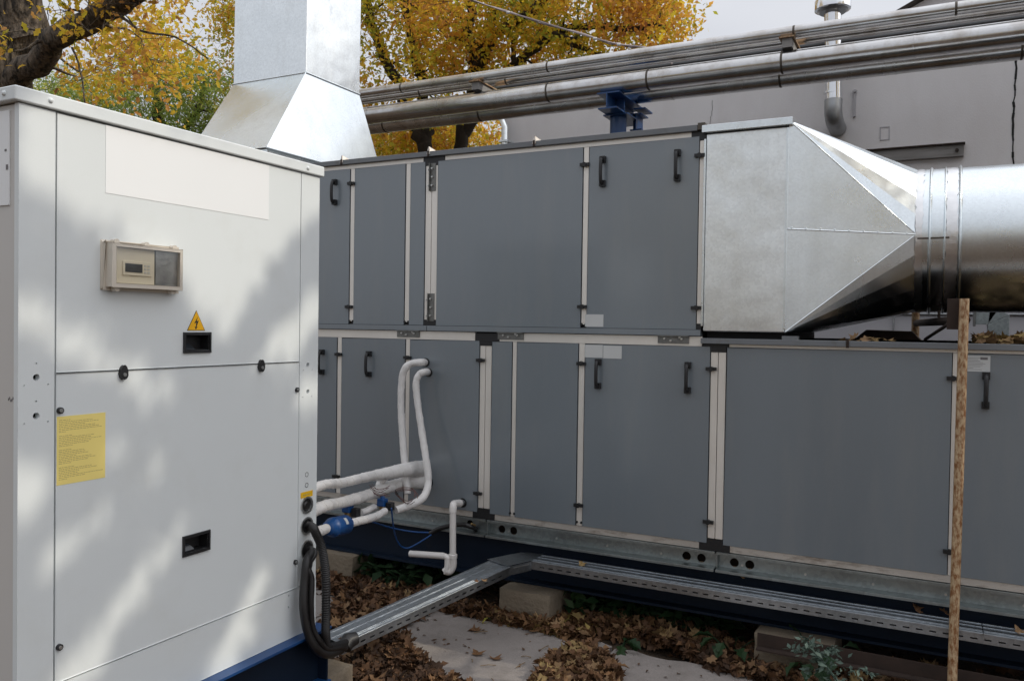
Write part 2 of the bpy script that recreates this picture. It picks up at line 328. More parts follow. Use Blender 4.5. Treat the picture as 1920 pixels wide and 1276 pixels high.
def cloud(name, mats, centres, size, template, faces, parent=None, up=0.0, sj=0.35, tint=None, flat=None, mi=None, kind=None, tilt=None):
    """many leaves as one mesh; centres Nx3, template kx3 in the leaf plane (length along x)"""
    N = len(centres); T = np.array(template, float); k = len(T)
    # random frames
    if flat is None:
        nrm = rng.normal(size=(N, 3)); nrm[:, 2] = np.abs(nrm[:, 2]) * (1 + up) + up * 0.5
    else:
        nrm = rng.normal(size=(N, 3)) * flat; nrm[:, 2] = 1.0
    nrm /= np.linalg.norm(nrm, axis=1)[:, None]
    a = rng.normal(size=(N, 3)); a -= nrm * np.sum(a * nrm, axis=1)[:, None]; a /= np.linalg.norm(a, axis=1)[:, None]
    b_ = np.cross(nrm, a)
    sz = size * (1 + sj * rng.uniform(-1, 1, N))
    curl = rng.uniform(-0.5, 2.6, N) if flat is not None else rng.uniform(0.3, 1.6, N)
    P = centres[:, None, :] + sz[:, None, None] * (T[None, :, 0, None] * a[:, None, :] + T[None, :, 1, None] * b_[:, None, :] + T[None, :, 2, None] * curl[:, None, None] * nrm[:, None, :])
    P = P.reshape(-1, 3) - np.array(wl_of(parent))
    F = np.array(faces, int); nf = len(F)
    FI = (F[None, :, :] + (np.arange(N) * k)[:, None, None]).reshape(-1, 3)
    me = bpy.data.meshes.new(name); me.vertices.add(N * k); me.vertices.foreach_set('co', P.astype(np.float32).ravel())
    nn = len(FI); me.loops.add(nn * 3); me.loops.foreach_set('vertex_index', FI.ravel().astype(np.int32))
    me.polygons.add(nn); me.polygons.foreach_set('loop_start', np.arange(0, nn * 3, 3, dtype=np.int32))
    for m in (mats if isinstance(mats, (list, tuple)) else [mats]): me.materials.append(m)
    at = me.attributes.new('tint', 'FLOAT', 'FACE')
    tv = rng.uniform(0, 1, N) if tint is None else tint
    at.data.foreach_set('value', np.repeat(tv, nf).astype(np.float32))
    me.update(calc_edges=True); me.validate()
    o = bpy.data.objects.new(name, me); COL.objects.link(o); o.parent = parent; WL[o.name] = wl_of(parent).copy()
    if kind: o['kind'] = kind
    return o
# leaf outlines (x along the midrib): simple lobed oak leaf, maple leaf, slim ash leaflet
OAKT = [(0, 0, 0), (.30, 0, .0), (.62, 0, -.03), (1, 0, -.16), (.18, .13, .06), (.36, .30, .10), (.50, .16, .05), (.70, .27, .04), (.86, .10, -.06),
        (.18, -.13, .06), (.36, -.30, .10), (.50, -.16, .05), (.70, -.27, .04), (.86, -.10, -.06)]
OAKF = [(0, 1, 4), (4, 1, 5), (5, 1, 6), (6, 1, 2), (6, 2, 7), (7, 2, 8), (8, 2, 3), (0, 9, 1), (9, 10, 1), (10, 11, 1), (11, 2, 1), (11, 12, 2), (12, 13, 2), (13, 3, 2)]
SMT = [(0, 0, 0), (.45, .26, .07), (1, 0, -.1), (.45, -.26, .07), (.5, 0, -.02)]
SMF = [(0, 4, 1), (1, 4, 2), (0, 3, 4), (3, 2, 4)]
SLT = [(0, 0, 0), (.5, .13, .05), (1, 0, -.12), (.5, -.13, .05)]
SLF = [(0, 3, 1), (1, 3, 2)]
_a = [(0.0, .98), (.22, .60), (.45, .62), (.68, .90), (.95, .58), (1.3, .78), (1.65, .50), (2.2, .55), (2.75, .28), (3.14, .12)]
MAPT = [(0, 0, 0)] + [(rr * math.cos(t), rr * math.sin(t), 0.16 * rr * rr * math.cos(3 * t)) for t, rr in _a] + [(rr * math.cos(-t), rr * math.sin(-t), 0.12 * rr * rr) for t, rr in _a[-2:0:-1]]
MAPT = [(x * .5, y * .5, z * .9) for x, y, z in MAPT]
MAPF = [(0, i, i + 1) for i in range(1, len(MAPT) - 1)] + [(0, len(MAPT) - 1, 1)]
def poly_pts(poly, n):
    P = np.array(poly, float); lo = P.min(0); hi = P.max(0); out = []
    while len(out) < n:
        q = rng.uniform(lo, hi); c = False; j = len(P) - 1
        for i in range(len(P)):
            if (P[i, 1] > q[1]) != (P[j, 1] > q[1]) and q[0] < (P[j, 0] - P[i, 0]) * (q[1] - P[i, 1]) / (P[j, 1] - P[i, 1]) + P[i, 0]: c = not c
            j = i
        if c: out.append(q)
    return np.array(out)

# ================================================================ SETTING
def sheet(name, pts, z, m, kind='structure'):
    b = MB(); b.add([(x, y, z) for x, y in pts], [tuple(range(len(pts)))]); o = b.build(name, m); o['kind'] = kind; return o
g = MB(); NG = 60
gx = np.linspace(-9, 9, NG + 1); gy = np.linspace(-4, 9, NG + 1)
gh = lambda x, y: (0.018 * math.sin(2.1 * x + 0.7) * math.cos(1.7 * y) + 0.012 * math.sin(5.3 * x - 2.2 * y)) * (1 if y < 6.5 else 0) - 0.012
g.add([(x, y, gh(x, y)) for x in gx for y in gy], [(i * (NG + 1) + j, (i + 1) * (NG + 1) + j, (i + 1) * (NG + 1) + j + 1, i * (NG + 1) + j + 1) for i in range(NG) for j in range(NG)])
g.add([(x, y, -0.045) for x, y in ((-400, -400), (400, -400), (400, 400), (-400, 400))], [(0, 1, 2, 3)])
o = g.build('ground', M['soil'], smooth=80); o['kind'] = 'structure'
# concrete path slabs in front of the unit
def slab(x0, x1, y0, y1, z):
    b = MB(); n = 40; top = []
    fr = [(x0 + (x1 - x0) * i / n, y1 + 0.012 * math.sin(i * 1.7) + random.uniform(-.01, .01)) for i in range(n + 1)]
    bk = [(x0 + (x1 - x0) * i / n, y0 + random.uniform(-.008, .008)) for i in range(n + 1)]
    vs = []
    for (a, c), (a2, c2) in zip(fr, bk): vs += [(a, c, z), (a2, c2, z), (a, c + .004, -.05), (a2, c2 - .004, -.05)]
    fs = []
    for i in range(n):
        k = 4 * i; fs += [(k, k + 1, k + 5, k + 4), (k + 4, k + 6, k + 2, k), (k + 1, k + 3, k + 7, k + 5)]
    fs += [(0, 2, 3, 1), (4 * n, 4 * n + 1, 4 * n + 3, 4 * n + 2)]
    b.add(vs, fs); o = b.build('path', M['slab'], bevel=0); o['kind'] = 'structure'; return o
slab(-3.0, -1.44, 2.2, 3.96, 0.028); slab(-1.42, 2.2, 2.2, 3.94, 0.024)
slab(-3.75, -3.02, 2.9, 3.95, 0.026)

# building behind
bw = thing('building', 'plain grey rendered building wall behind the overhead pipes', 'building', (-4.3, 8, 0))
MB().plate([(-4.3, 0), (14, 0), (14, 4.22), (-4.3, 4.22)], [], lambda u, v, w: (u, 8.3 - w, v), .30).build('wall', M['wall'], bw)
MB().box(-4.3, 14, 7.94, 7.998, 0, 1.93).build('plinth', M['wall_pale'], bw)
MB().box(-4.3, 14, 7.90, 7.999, 1.94, 1.99).build('ledge', M['wood'], bw, bevel=.004)
MB().box(-4.35, 14, 7.92, 8.4, 4.225, 4.26).build('coping', M['cap'], bw)
MB().box(-4.3, -4.0, 8.302, 14, 0, 4.22).build('side_wall', M['wall'], bw)
cr = MB()
pts = [(0.515 + 0.006 * math.sin(i * .35) + random.uniform(-.005, .005), 7.995, 1.95 + i * 0.046) for i in range(50)]
for a, c in zip(pts, pts[1:]):
    wd = random.uniform(.004, .010); cr.hexa([(a[0] - wd, 7.997, a[2]), (a[0] + wd, 7.997, a[2]), (a[0] + wd, 8.02, a[2]), (a[0] - wd, 8.02, a[2]), (c[0] - wd, 7.997, c[2]), (c[0] + wd, 7.997, c[2]), (c[0] + wd, 8.02, c[2]), (c[0] - wd, 8.02, c[2])])
cr.build('open_joint', M['dark'], bw)
cr = MB(); 
for i in range(16):
    x = -2.0 + 0.01 * math.sin(i); cr.box(x, x + .004, 7.9965, 7.999, 3.05 + i * .05, 3.10 + i * .05)
cr.build('crack', M['wood'], bw)
MB().plate([(-.50, 3.33), (-.42, 3.33), (-.42, 3.45), (-.50, 3.45)], [[(-.492, 3.338), (-.492, 3.442), (-.428, 3.442), (-.428, 3.338)]], lambda u, v, w: (u, 7.999 - w, v), .003).build('patched_square', M['wall_pale'], bw)
rf = thing('gable_roof', 'dark roof ridge just showing above the topmost overhead pipe', 'roof', (0.6, 12, 0))
MB().hexa([(-.75, 12, 5.7), (8, 12, 5.7), (8, 14, 5.7), (-.75, 14, 5.7), (0.0, 12, 6.06), (8, 12, 6.06), (8, 14, 6.06), (0.0, 14, 6.06)]).build('gable', M['wall_pale'], rf)
MB().hexa([(-.8, 11.9, 5.72), (-.75, 11.9, 5.70), (-.75, 14, 5.70), (-.8, 14, 5.72), (-.02, 11.9, 6.10), (0.0, 11.9, 6.065), (0.0, 14, 6.065), (-.02, 14, 6.10)]).box(-.02, 8, 11.9, 14, 6.065, 6.10).build('roof', M['bark_dark'], rf)
MB().box(-.75, 8, 12.01, 14, 0, 5.698).build('wall', M['wall'], rf)

wr = thing('wall_rail', 'weathered grey wooden rail bolted high on the wall above the round duct', 'wall rail', (-.25, 7.95, 3.14))
MB().box(-.75, .157, 7.955, 7.998, 3.135, 3.235).build('board', M['wood'], wr, bevel=.003)
MB().box(-.76, .165, 7.935, 7.999, 3.237, 3.249).build('top_strip', M['rust_dark'], wr)
for x in (-.52, .105): MB().cyl((x, 7.93, 3.185), (x, 7.96, 3.185), .014, n=8).build('bolt', M['rust_dark'], wr)

ds = thing('downspout', 'thin pale metal downspout at the left edge of the grey wall', 'downspout', (-4.22, 7.9, 0))
MB().tube([(-4.2, 7.9, 0), (-4.2, 7.9, 3.78), (-4.24, 7.9, 3.88), (-4.42, 7.96, 3.98)], .036, 12).build('pipe', M['galv'], ds, smooth=50)
MB().box(-4.255, -4.145, 7.85, 7.998, 3.62, 3.64).build('clamp', M['galvs'], ds)

fl = thing('flue_pipe', 'shiny stainless flue rising from a grey elbow on the wall with a rain cap', 'flue', (-.88, 7.78, 3.5))
MB().tube([(-.86, 7.74, 3.66), (-.885, 7.74, 4.44)], .07, 24).build('shaft', M['steel'], fl, smooth=50)
MB().tube(rnd_path([(-.862, 7.74, 3.665), (-.862, 7.74, 3.56), (-.855, 7.80, 3.49), (-.85, 7.998, 3.47)], 6), .075, 24).build('elbow', M['steel_dull'], fl, smooth=50)
MB().tube([(-.872, 7.74, 3.72), (-.872, 7.74, 3.735)], .0735, 24).build('band', M['steel'], fl, smooth=40)
MB().tube([(-.885, 7.74, 4.445), (-.885, 7.74, 4.45), (-.885, 7.74, 4.53), (-.885, 7.74, 4.60), (-.885, 7.74, 4.62)], [.135, .15, .15, .10, .0], 28).build('rain_cap', M['steel'], fl, smooth=40)
MB().tube([(-.885, 7.74, 4.425), (-.885, 7.74, 4.444)], [.11, .13], 28).build('cap_base', M['steel_dull'], fl, smooth=40)
br = MB().box(-.722, -.700, 7.98, 7.998, 3.56, 3.80).box(-.73, -.69, 7.97, 7.98, 3.775, 3.79).build('wall_bracket', M['wall_pale'])
tag(br, 'small pale metal strip fixed on the wall just right of the flue', 'bracket')

cd = thing('wall_conduit', 'thin horizontal conduit along the pale wall seen under the round duct', 'conduit', (0, 7.9, 1.8))
MB().cyl((-1.0, 7.925, 1.80), (3, 7.925, 1.80), .011, n=8).build('tube', M['steel_dull'], cd, smooth=60)
MB().cyl((-.35, 7.925, 1.62), (-.35, 7.925, 1.80), .006, n=8).build('drop', M['steel_dull'], cd)
el = thing('duct_elbow', 'small square galvanised duct elbow behind the leaf heap on the roof', 'duct elbow', (.38, 7.3, 1.7))
MB().hexa([(.33, 7.2, 1.35), (.47, 7.2, 1.35), (.47, 7.35, 1.35), (.33, 7.35, 1.35), (.33, 7.2, 1.71), (.47, 7.2, 1.78), (.47, 7.35, 1.78), (.33, 7.35, 1.71)]).build('riser', M['base'], el, bevel=.004)
MB().hexa([(.25, 7.2, 1.71), (.33, 7.2, 1.71), (.33, 7.35, 1.71), (.25, 7.35, 1.71), (.25, 7.2, 1.83), (.40, 7.2, 1.83), (.40, 7.35, 1.83), (.25, 7.35, 1.83)]).hexa([(.33, 7.2, 1.712), (.47, 7.2, 1.78), (.47, 7.35, 1.78), (.33, 7.35, 1.712), (.34, 7.2, 1.83), (.40, 7.2, 1.83), (.40, 7.35, 1.83), (.34, 7.35, 1.83)]).build('bend', M['base'], el, bevel=.002)
MB().box(.235, .249, 7.18, 7.37, 1.695, 1.845).build('flange', M['bracket'], el)
MB().cyl((.345, 7.27, 1.83), (.345, 7.27, 1.86), .02, n=10).build('nozzle', M['black'], el)

# ================================================================ TREES
def tree(name, label, loc, limbs, clusters, leaf, lsize, bark, nper, tmpl, group=None, twig=0.012, up=0.0, seed=3, leaf_lab='crown', tint=None):
    t = thing(name, label, 'tree', loc, group); lr = np.random.default_rng(seed); random.seed(seed)
    b = MB(); nodes = []
    for pts, r0, r1 in limbs:
        P = rnd_path(pts, 5); k = len(P)
        P = [p + Vector((lr.normal() * .25, lr.normal() * .25, lr.normal() * .25)) * (r0 + (r1 - r0) * i / k) * (0 if i == 0 else 1) for i, p in enumerate(P)]
        rr = [r0 + (r1 - r0) * (i / (k - 1)) ** .8 for i in range(k)]
        b.tube(P, rr, 16 if r0 > .2 else 10)
        nodes += [(p, r) for p, r in zip(P, rr) if r < .6]
    NP = np.array([n[0][:] for n in nodes]); leaves = []
    cl = sorted(clusters, key=lambda c: float(np.min(np.sum((NP - np.array(c[:3])) ** 2, 1))))
    for c in cl:
        cp = np.array(c[:3]); d = np.sum((NP - cp) ** 2, 1) + 0.35 * np.maximum(0, NP[:, 2] - cp[2] + .1) ** 2
        i = int(np.argmin(d)); p0 = Vector(NP[i]); r0 = min(nodes[i][1] * .6, twig * 2.2); p1 = Vector(cp)
        L = (p1 - p0).length
        if L > .05:
            mid = [p0 + (p1 - p0) * s + Vector(lr.normal(size=3)) * L * .07 for s in (.35, .7)]
            P = rnd_path([p0] + mid + [p1], 3); rr = [max(r0 * (1 - .75 * q / (len(P) - 1)), twig * .28) for q in range(len(P))]
            b.tube(P, rr, 5, caps=False)
            for p, r in list(zip(P, rr))[2:]: nodes.append((p, r)); NP = np.vstack([NP, np.array(p[:])])
        for _ in range(4):
            q = p1 + Vector(lr.normal(size=3)) * c[3] * .75; b.tube([p1, (p1 + q) / 2 + Vector(lr.normal(size=3)) * .03, q], [twig * .3, twig * .22, twig * .15], 4, caps=False)
        n = int(nper * (c[3] / .35) ** 2 * lr.uniform(.7, 1.25))
        s = max(1, n // 7); cc = cp + lr.normal(size=(s, 3)) * c[3] * .55
        leaves.append(np.repeat(cc, 7, 0) + lr.normal(size=(s * 7, 3)) * lsize * .85)
    b.build('trunk', bark, t, smooth=80)
    P = np.vstack(leaves); keep = np.min(np.abs(P[:, 1:2] - 0), 1) > -1e9
    cloud('crown', leaf, P[keep], lsize, tmpl[0], tmpl[1], t, up=up)
    return t
T1 = [([(-10.257, 6.000, 2.136), (-10.210, 6.000, 3.360), (-10.159, 6.000, 3.997), (-10.003, 6.000, 4.489), (-9.848, 6.050, 5.052), (-9.757, 6.100, 5.622), (-9.766, 6.200, 6.486)], .50, .20),
      ([(-9.929, 6.000, 4.322), (-9.137, 5.900, 4.657), (-8.223, 5.750, 4.782), (-7.309, 5.600, 4.859), (-6.468, 5.500, 4.873), (-5.677, 5.400, 5.024)], .155, .10),
      ([(-10.056, 6.000, 4.559), (-10.779, 6.100, 5.339), (-11.309, 6.200, 6.135)], .24, .13),
      ([(-9.544, 5.950, 5.036), (-9.265, 5.900, 4.947), (-8.871, 5.850, 4.866), (-8.474, 5.800, 4.883)], .018, .010),
      ([(-8.426, 5.800, 4.588), (-8.147, 5.700, 4.294), (-8.057, 5.700, 3.890), (-8.011, 5.700, 3.549)], .012, .008),
      ([(-7.387, 5.600, 4.702), (-6.906, 5.500, 4.438), (-6.463, 5.500, 4.322), (-6.039, 5.500, 4.065)], .016, .006)]
C1 = [(-7.94, 5.39, 4.76, 0.16), (-7.54, 5.36, 4.89, 0.17), (-7.64, 5.21, 4.47, 0.16), (-7.89, 5.17, 4.69, 0.15), (-7.11, 5.27, 4.66, 0.20), (-7.26, 5.16, 4.65, 0.20), (-7.52, 5.32, 4.83, 0.18), (-7.62, 5.32, 4.88, 0.19), (-7.51, 5.39, 4.78, 0.17), (-7.29, 5.15, 4.42, 0.19), (-7.07, 5.17, 4.37, 0.19), (-8.14, 5.40, 4.98, 0.19), (-7.90, 5.33, 4.95, 0.18),
      (-9.54, 5.46, 4.82, 0.13), (-9.05, 5.34, 4.52, 0.13), (-9.44, 5.41, 4.63, 0.14), (-9.26, 5.38, 4.59, 0.16), (-9.27, 5.37, 4.81, 0.16), (-8.87, 5.36, 4.48, 0.18),
      (-7.89, 6.43, 4.58, 0.42), (-8.91, 7.14, 5.33, 0.43), (-10.72, 7.97, 5.40, 0.51), (-7.82, 6.20, 4.72, 0.52), (-8.80, 7.33, 4.96, 0.48), (-11.01, 7.93, 5.28, 0.38), (-9.55, 7.84, 5.14, 0.49), (-11.18, 8.31, 5.38, 0.36), (-8.92, 7.35, 5.15, 0.37), (-10.44, 8.29, 5.76, 0.39), (-9.99, 7.67, 5.40, 0.38), (-10.45, 8.41, 5.52, 0.38), (-10.33, 8.51, 5.94, 0.45), (-7.80, 6.33, 4.38, 0.41), (-9.22, 6.50, 4.55, 0.39), (-11.28, 8.52, 5.36, 0.47), (-9.63, 7.62, 5.36, 0.46), (-9.55, 7.53, 5.18, 0.38), (-10.70, 8.06, 5.48, 0.41), (-10.13, 7.13, 4.94, 0.41),
      (-7.42, 6.25, 5.15, 0.23), (-7.82, 6.33, 5.54, 0.30), (-7.35, 5.67, 4.94, 0.24), (-7.20, 6.01, 5.17, 0.21), (-6.94, 5.80, 5.02, 0.28), (-6.76, 5.78, 5.10, 0.26), (-7.33, 6.04, 5.16, 0.21), (-6.85, 5.66, 5.01, 0.30),
      (-4.98, 6.36, 7.10, 0.51), (-6.76, 7.13, 7.91, 0.56), (-10.26, 7.45, 7.55, 0.51), (-11.63, 6.64, 7.94, 0.68), (-6.60, 6.04, 7.29, 0.55), (-7.22, 5.61, 5.66, 0.47), (-9.22, 7.32, 7.61, 0.57), (-7.75, 5.98, 6.50, 0.47), (-5.47, 5.15, 5.39, 0.54), (-5.85, 6.74, 7.00, 0.41), (-5.29, 5.69, 6.45, 0.50), (-9.28, 7.22, 6.81, 0.52), (-7.60, 4.91, 5.70, 0.52), (-5.08, 5.29, 5.60, 0.55), (-6.08, 4.86, 5.49, 0.59), (-8.13, 5.57, 6.74, 0.59), (-5.75, 4.78, 5.52, 0.47), (-11.59, 5.99, 8.14, 0.43), (-6.59, 6.05, 6.62, 0.58), (-7.20, 6.79, 7.52, 0.55), (-7.41, 5.13, 5.88, 0.49), (-11.37, 7.23, 8.69, 0.64), (-4.29, 4.62, 5.05, 0.49), (-7.26, 5.65, 5.80, 0.57), (-6.10, 6.77, 7.17, 0.58), (-7.54, 6.01, 6.56, 0.43), (-5.90, 6.44, 6.90, 0.63), (-11.66, 7.01, 8.33, 0.70), (-6.00, 5.74, 5.67, 0.63), (-9.84, 6.84, 6.82, 0.51), (-7.04, 7.28, 8.32, 0.61), (-10.45, 6.87, 7.67, 0.59), (-4.78, 5.53, 5.98, 0.51), (-10.79, 6.80, 8.13, 0.66), (-8.35, 7.41, 7.10, 0.60), (-6.09, 7.40, 8.21, 0.45), (-5.23, 5.74, 6.42, 0.44), (-6.44, 6.41, 7.48, 0.48), (-5.40, 6.30, 7.09, 0.67), (-8.61, 6.95, 7.20, 0.61),]
tree('oak_tree', 'nearest golden oak with thick dark trunk and limb behind the white cabinet', (-10.039, 6.000, 0.000), T1, C1, M['leaf_oak'], .078, M['bark'], 95, (OAKT, OAKF), seed=5)
T2 = [([(-7.883, 12.000, 3.005), (-7.884, 12.000, 4.473), (-8.022, 12.000, 4.870), (-8.308, 12.000, 5.433), (-8.513, 11.800, 5.959), (-8.772, 11.600, 6.669), (-8.856, 11.400, 7.341)], .16, .07),
      ([(-7.902, 12.000, 4.200), (-7.944, 12.000, 4.826), (-7.916, 12.000, 5.117), (-7.769, 11.600, 5.723), (-7.802, 11.400, 6.286), (-7.831, 11.200, 6.832), (-7.856, 11.000, 7.363)], .13, .06)]
T3 = [([(-7.540, 12.500, 2.947), (-7.539, 12.500, 4.258), (-7.505, 12.500, 4.890), (-7.151, 12.400, 5.862), (-6.999, 12.300, 6.449), (-6.695, 12.200, 6.906), (-6.500, 12.000, 7.675)], .15, .07),
      ([(-7.258, 12.500, 5.625), (-7.253, 12.400, 6.241), (-7.287, 12.300, 6.672), (-7.161, 12.200, 7.071), (-7.165, 12.100, 7.662)], .15, .06),
      ([(-7.360, 12.500, 5.313), (-6.995, 12.300, 6.177), (-6.733, 12.100, 6.393), (-6.184, 11.900, 6.551), (-5.661, 11.700, 6.652), (-5.126, 11.500, 6.975)], .13, .06),
      ([(-7.463, 12.500, 4.998), (-6.577, 12.300, 5.765), (-6.082, 12.100, 6.040), (-5.516, 11.900, 6.197), (-5.063, 11.700, 6.027)], .12, .04),
      ([(-6.082, 12.100, 6.040), (-5.517, 12.000, 6.296), (-4.713, 11.800, 6.210), (-4.047, 11.600, 6.005), (-3.661, 11.400, 5.957)], .08, .03),
      ([(-7.430, 12.400, 6.587), (-7.577, 12.200, 6.574), (-7.642, 12.100, 6.388)], .06, .025),
      ([(-6.225, 12.000, 5.943), (-6.250, 12.000, 6.249), (-6.136, 12.000, 6.448)], .05, .02),
      ([(-5.330, 12.000, 6.159), (-4.657, 11.900, 5.788), (-4.361, 11.800, 5.678)], .05, .02)]
C2 = [(-12.32, 11.55, 7.50, 0.27), (-12.38, 11.55, 8.09, 0.34), (-12.64, 11.93, 7.81, 0.34), (-13.05, 12.18, 7.29, 0.23), (-13.17, 12.38, 7.95, 0.23), (-12.80, 12.21, 8.48, 0.22), (-12.48, 11.70, 7.20, 0.26), (-12.24, 11.65, 7.45, 0.30), (-13.29, 12.30, 7.82, 0.28), (-12.28, 11.51, 7.60, 0.33),
      (-8.67, 10.98, 6.60, 0.39), (-8.53, 11.63, 6.83, 0.34), (-10.32, 10.22, 5.27, 0.52), (-6.92, 10.30, 5.07, 0.36), (-7.65, 11.52, 6.39, 0.34), (-11.16, 11.79, 6.80, 0.43), (-10.32, 10.49, 5.29, 0.41), (-8.53, 11.08, 6.68, 0.50), (-10.10, 12.24, 6.66, 0.38), (-7.03, 10.86, 6.26, 0.50), (-11.98, 11.94, 5.81, 0.50), (-11.93, 11.83, 7.70, 0.41), (-12.28, 11.88, 6.37, 0.51), (-11.54, 11.97, 7.65, 0.34), (-10.03, 11.08, 6.55, 0.43), (-7.60, 11.57, 5.88, 0.44), (-11.48, 12.27, 7.13, 0.50), (-8.37, 12.02, 6.37, 0.45), (-9.03, 10.62, 6.06, 0.43), (-10.59, 11.94, 5.92, 0.52), (-7.87, 11.72, 7.49, 0.48), (-7.34, 11.20, 6.09, 0.43), (-11.78, 12.27, 5.59, 0.37), (-6.48, 10.38, 6.38, 0.47), (-8.27, 12.20, 7.35, 0.40), (-9.89, 10.44, 6.72, 0.47), (-10.05, 11.17, 5.90, 0.34), (-8.13, 10.59, 4.82, 0.51), (-10.34, 10.56, 6.09, 0.52), (-9.15, 11.69, 5.43, 0.41), (-10.99, 12.06, 5.72, 0.48), (-7.27, 10.66, 7.02, 0.43), (-12.17, 12.19, 6.76, 0.39), (-8.64, 11.87, 7.29, 0.50), (-7.41, 10.93, 6.15, 0.34), (-8.33, 10.68, 5.38, 0.47), (-9.37, 10.23, 5.47, 0.40), (-9.93, 10.74, 7.54, 0.50), (-10.37, 11.60, 7.72, 0.47), (-10.17, 11.66, 5.39, 0.43), (-7.40, 11.47, 5.36, 0.37), (-9.62, 12.08, 6.31, 0.51), (-12.25, 12.17, 6.97, 0.41), (-8.45, 12.03, 7.23, 0.35), (-9.58, 10.50, 6.84, 0.45), (-7.09, 10.62, 6.69, 0.40), (-9.33, 10.45, 5.76, 0.44), (-8.97, 11.14, 7.31, 0.39), (-11.60, 11.55, 7.29, 0.50), (-9.85, 11.63, 7.55, 0.43), (-7.65, 11.58, 6.87, 0.34), (-10.58, 11.89, 6.94, 0.39), (-9.19, 12.19, 5.23, 0.42), (-11.10, 11.87, 6.46, 0.44), (-7.61, 10.80, 6.71, 0.35), (-11.93, 11.82, 7.02, 0.39), (-6.88, 11.00, 6.32, 0.49), (-7.90, 10.70, 5.91, 0.34), (-10.62, 11.08, 7.44, 0.39), (-9.15, 11.63, 7.13, 0.51), (-7.26, 10.74, 5.73, 0.48), (-8.03, 11.98, 7.52, 0.50), (-11.02, 11.73, 7.68, 0.42), (-11.94, 11.94, 6.59, 0.47), (-11.44, 11.29, 8.01, 0.45), (-8.08, 11.05, 5.16, 0.35), (-11.79, 12.02, 7.38, 0.43), (-12.10, 11.93, 5.70, 0.33), (-7.11, 10.31, 6.52, 0.40), (-8.01, 11.11, 6.74, 0.49), (-10.61, 10.86, 6.04, 0.33), (-7.78, 11.17, 5.67, 0.41), (-8.72, 10.22, 5.52, 0.34), (-11.32, 11.36, 7.82, 0.40), (-8.77, 11.84, 6.41, 0.46), (-11.84, 11.60, 8.06, 0.49), (-7.74, 11.46, 7.28, 0.35), (-10.27, 11.51, 5.57, 0.49), (-8.19, 10.78, 5.03, 0.42), (-11.12, 10.98, 7.36, 0.45), (-10.67, 11.90, 5.75, 0.40), (-9.78, 10.68, 6.96, 0.42), (-8.84, 11.25, 5.24, 0.43), (-10.36, 11.20, 5.14, 0.35), (-9.66, 10.77, 5.65, 0.52),
      (-8.28, 12.60, 5.13, 0.43), (-8.23, 12.61, 4.90, 0.34), (-9.89, 13.01, 5.15, 0.38), (-8.90, 12.99, 5.00, 0.34), (-8.57, 12.74, 5.21, 0.30), (-8.10, 12.54, 5.16, 0.43), (-8.95, 12.12, 4.75, 0.36), (-10.18, 13.63, 5.61, 0.36), (-8.17, 13.21, 4.91, 0.40), (-8.71, 12.88, 5.30, 0.34), (-10.18, 13.94, 5.73, 0.33), (-9.30, 13.75, 5.40, 0.40), (-10.91, 13.89, 5.00, 0.44), (-8.63, 12.38, 5.19, 0.44), (-9.64, 13.77, 5.55, 0.40), (-8.93, 12.82, 5.10, 0.34), (-10.42, 12.94, 4.76, 0.38), (-8.99, 12.05, 4.60, 0.36), (-9.96, 13.75, 5.23, 0.35), (-8.80, 12.71, 4.77, 0.38), (-8.35, 12.84, 5.27, 0.42), (-8.79, 13.45, 5.08, 0.33), (-9.54, 12.36, 5.07, 0.35), (-7.91, 12.68, 4.80, 0.34), (-8.70, 13.96, 5.24, 0.38), (-8.52, 12.85, 4.87, 0.43),]
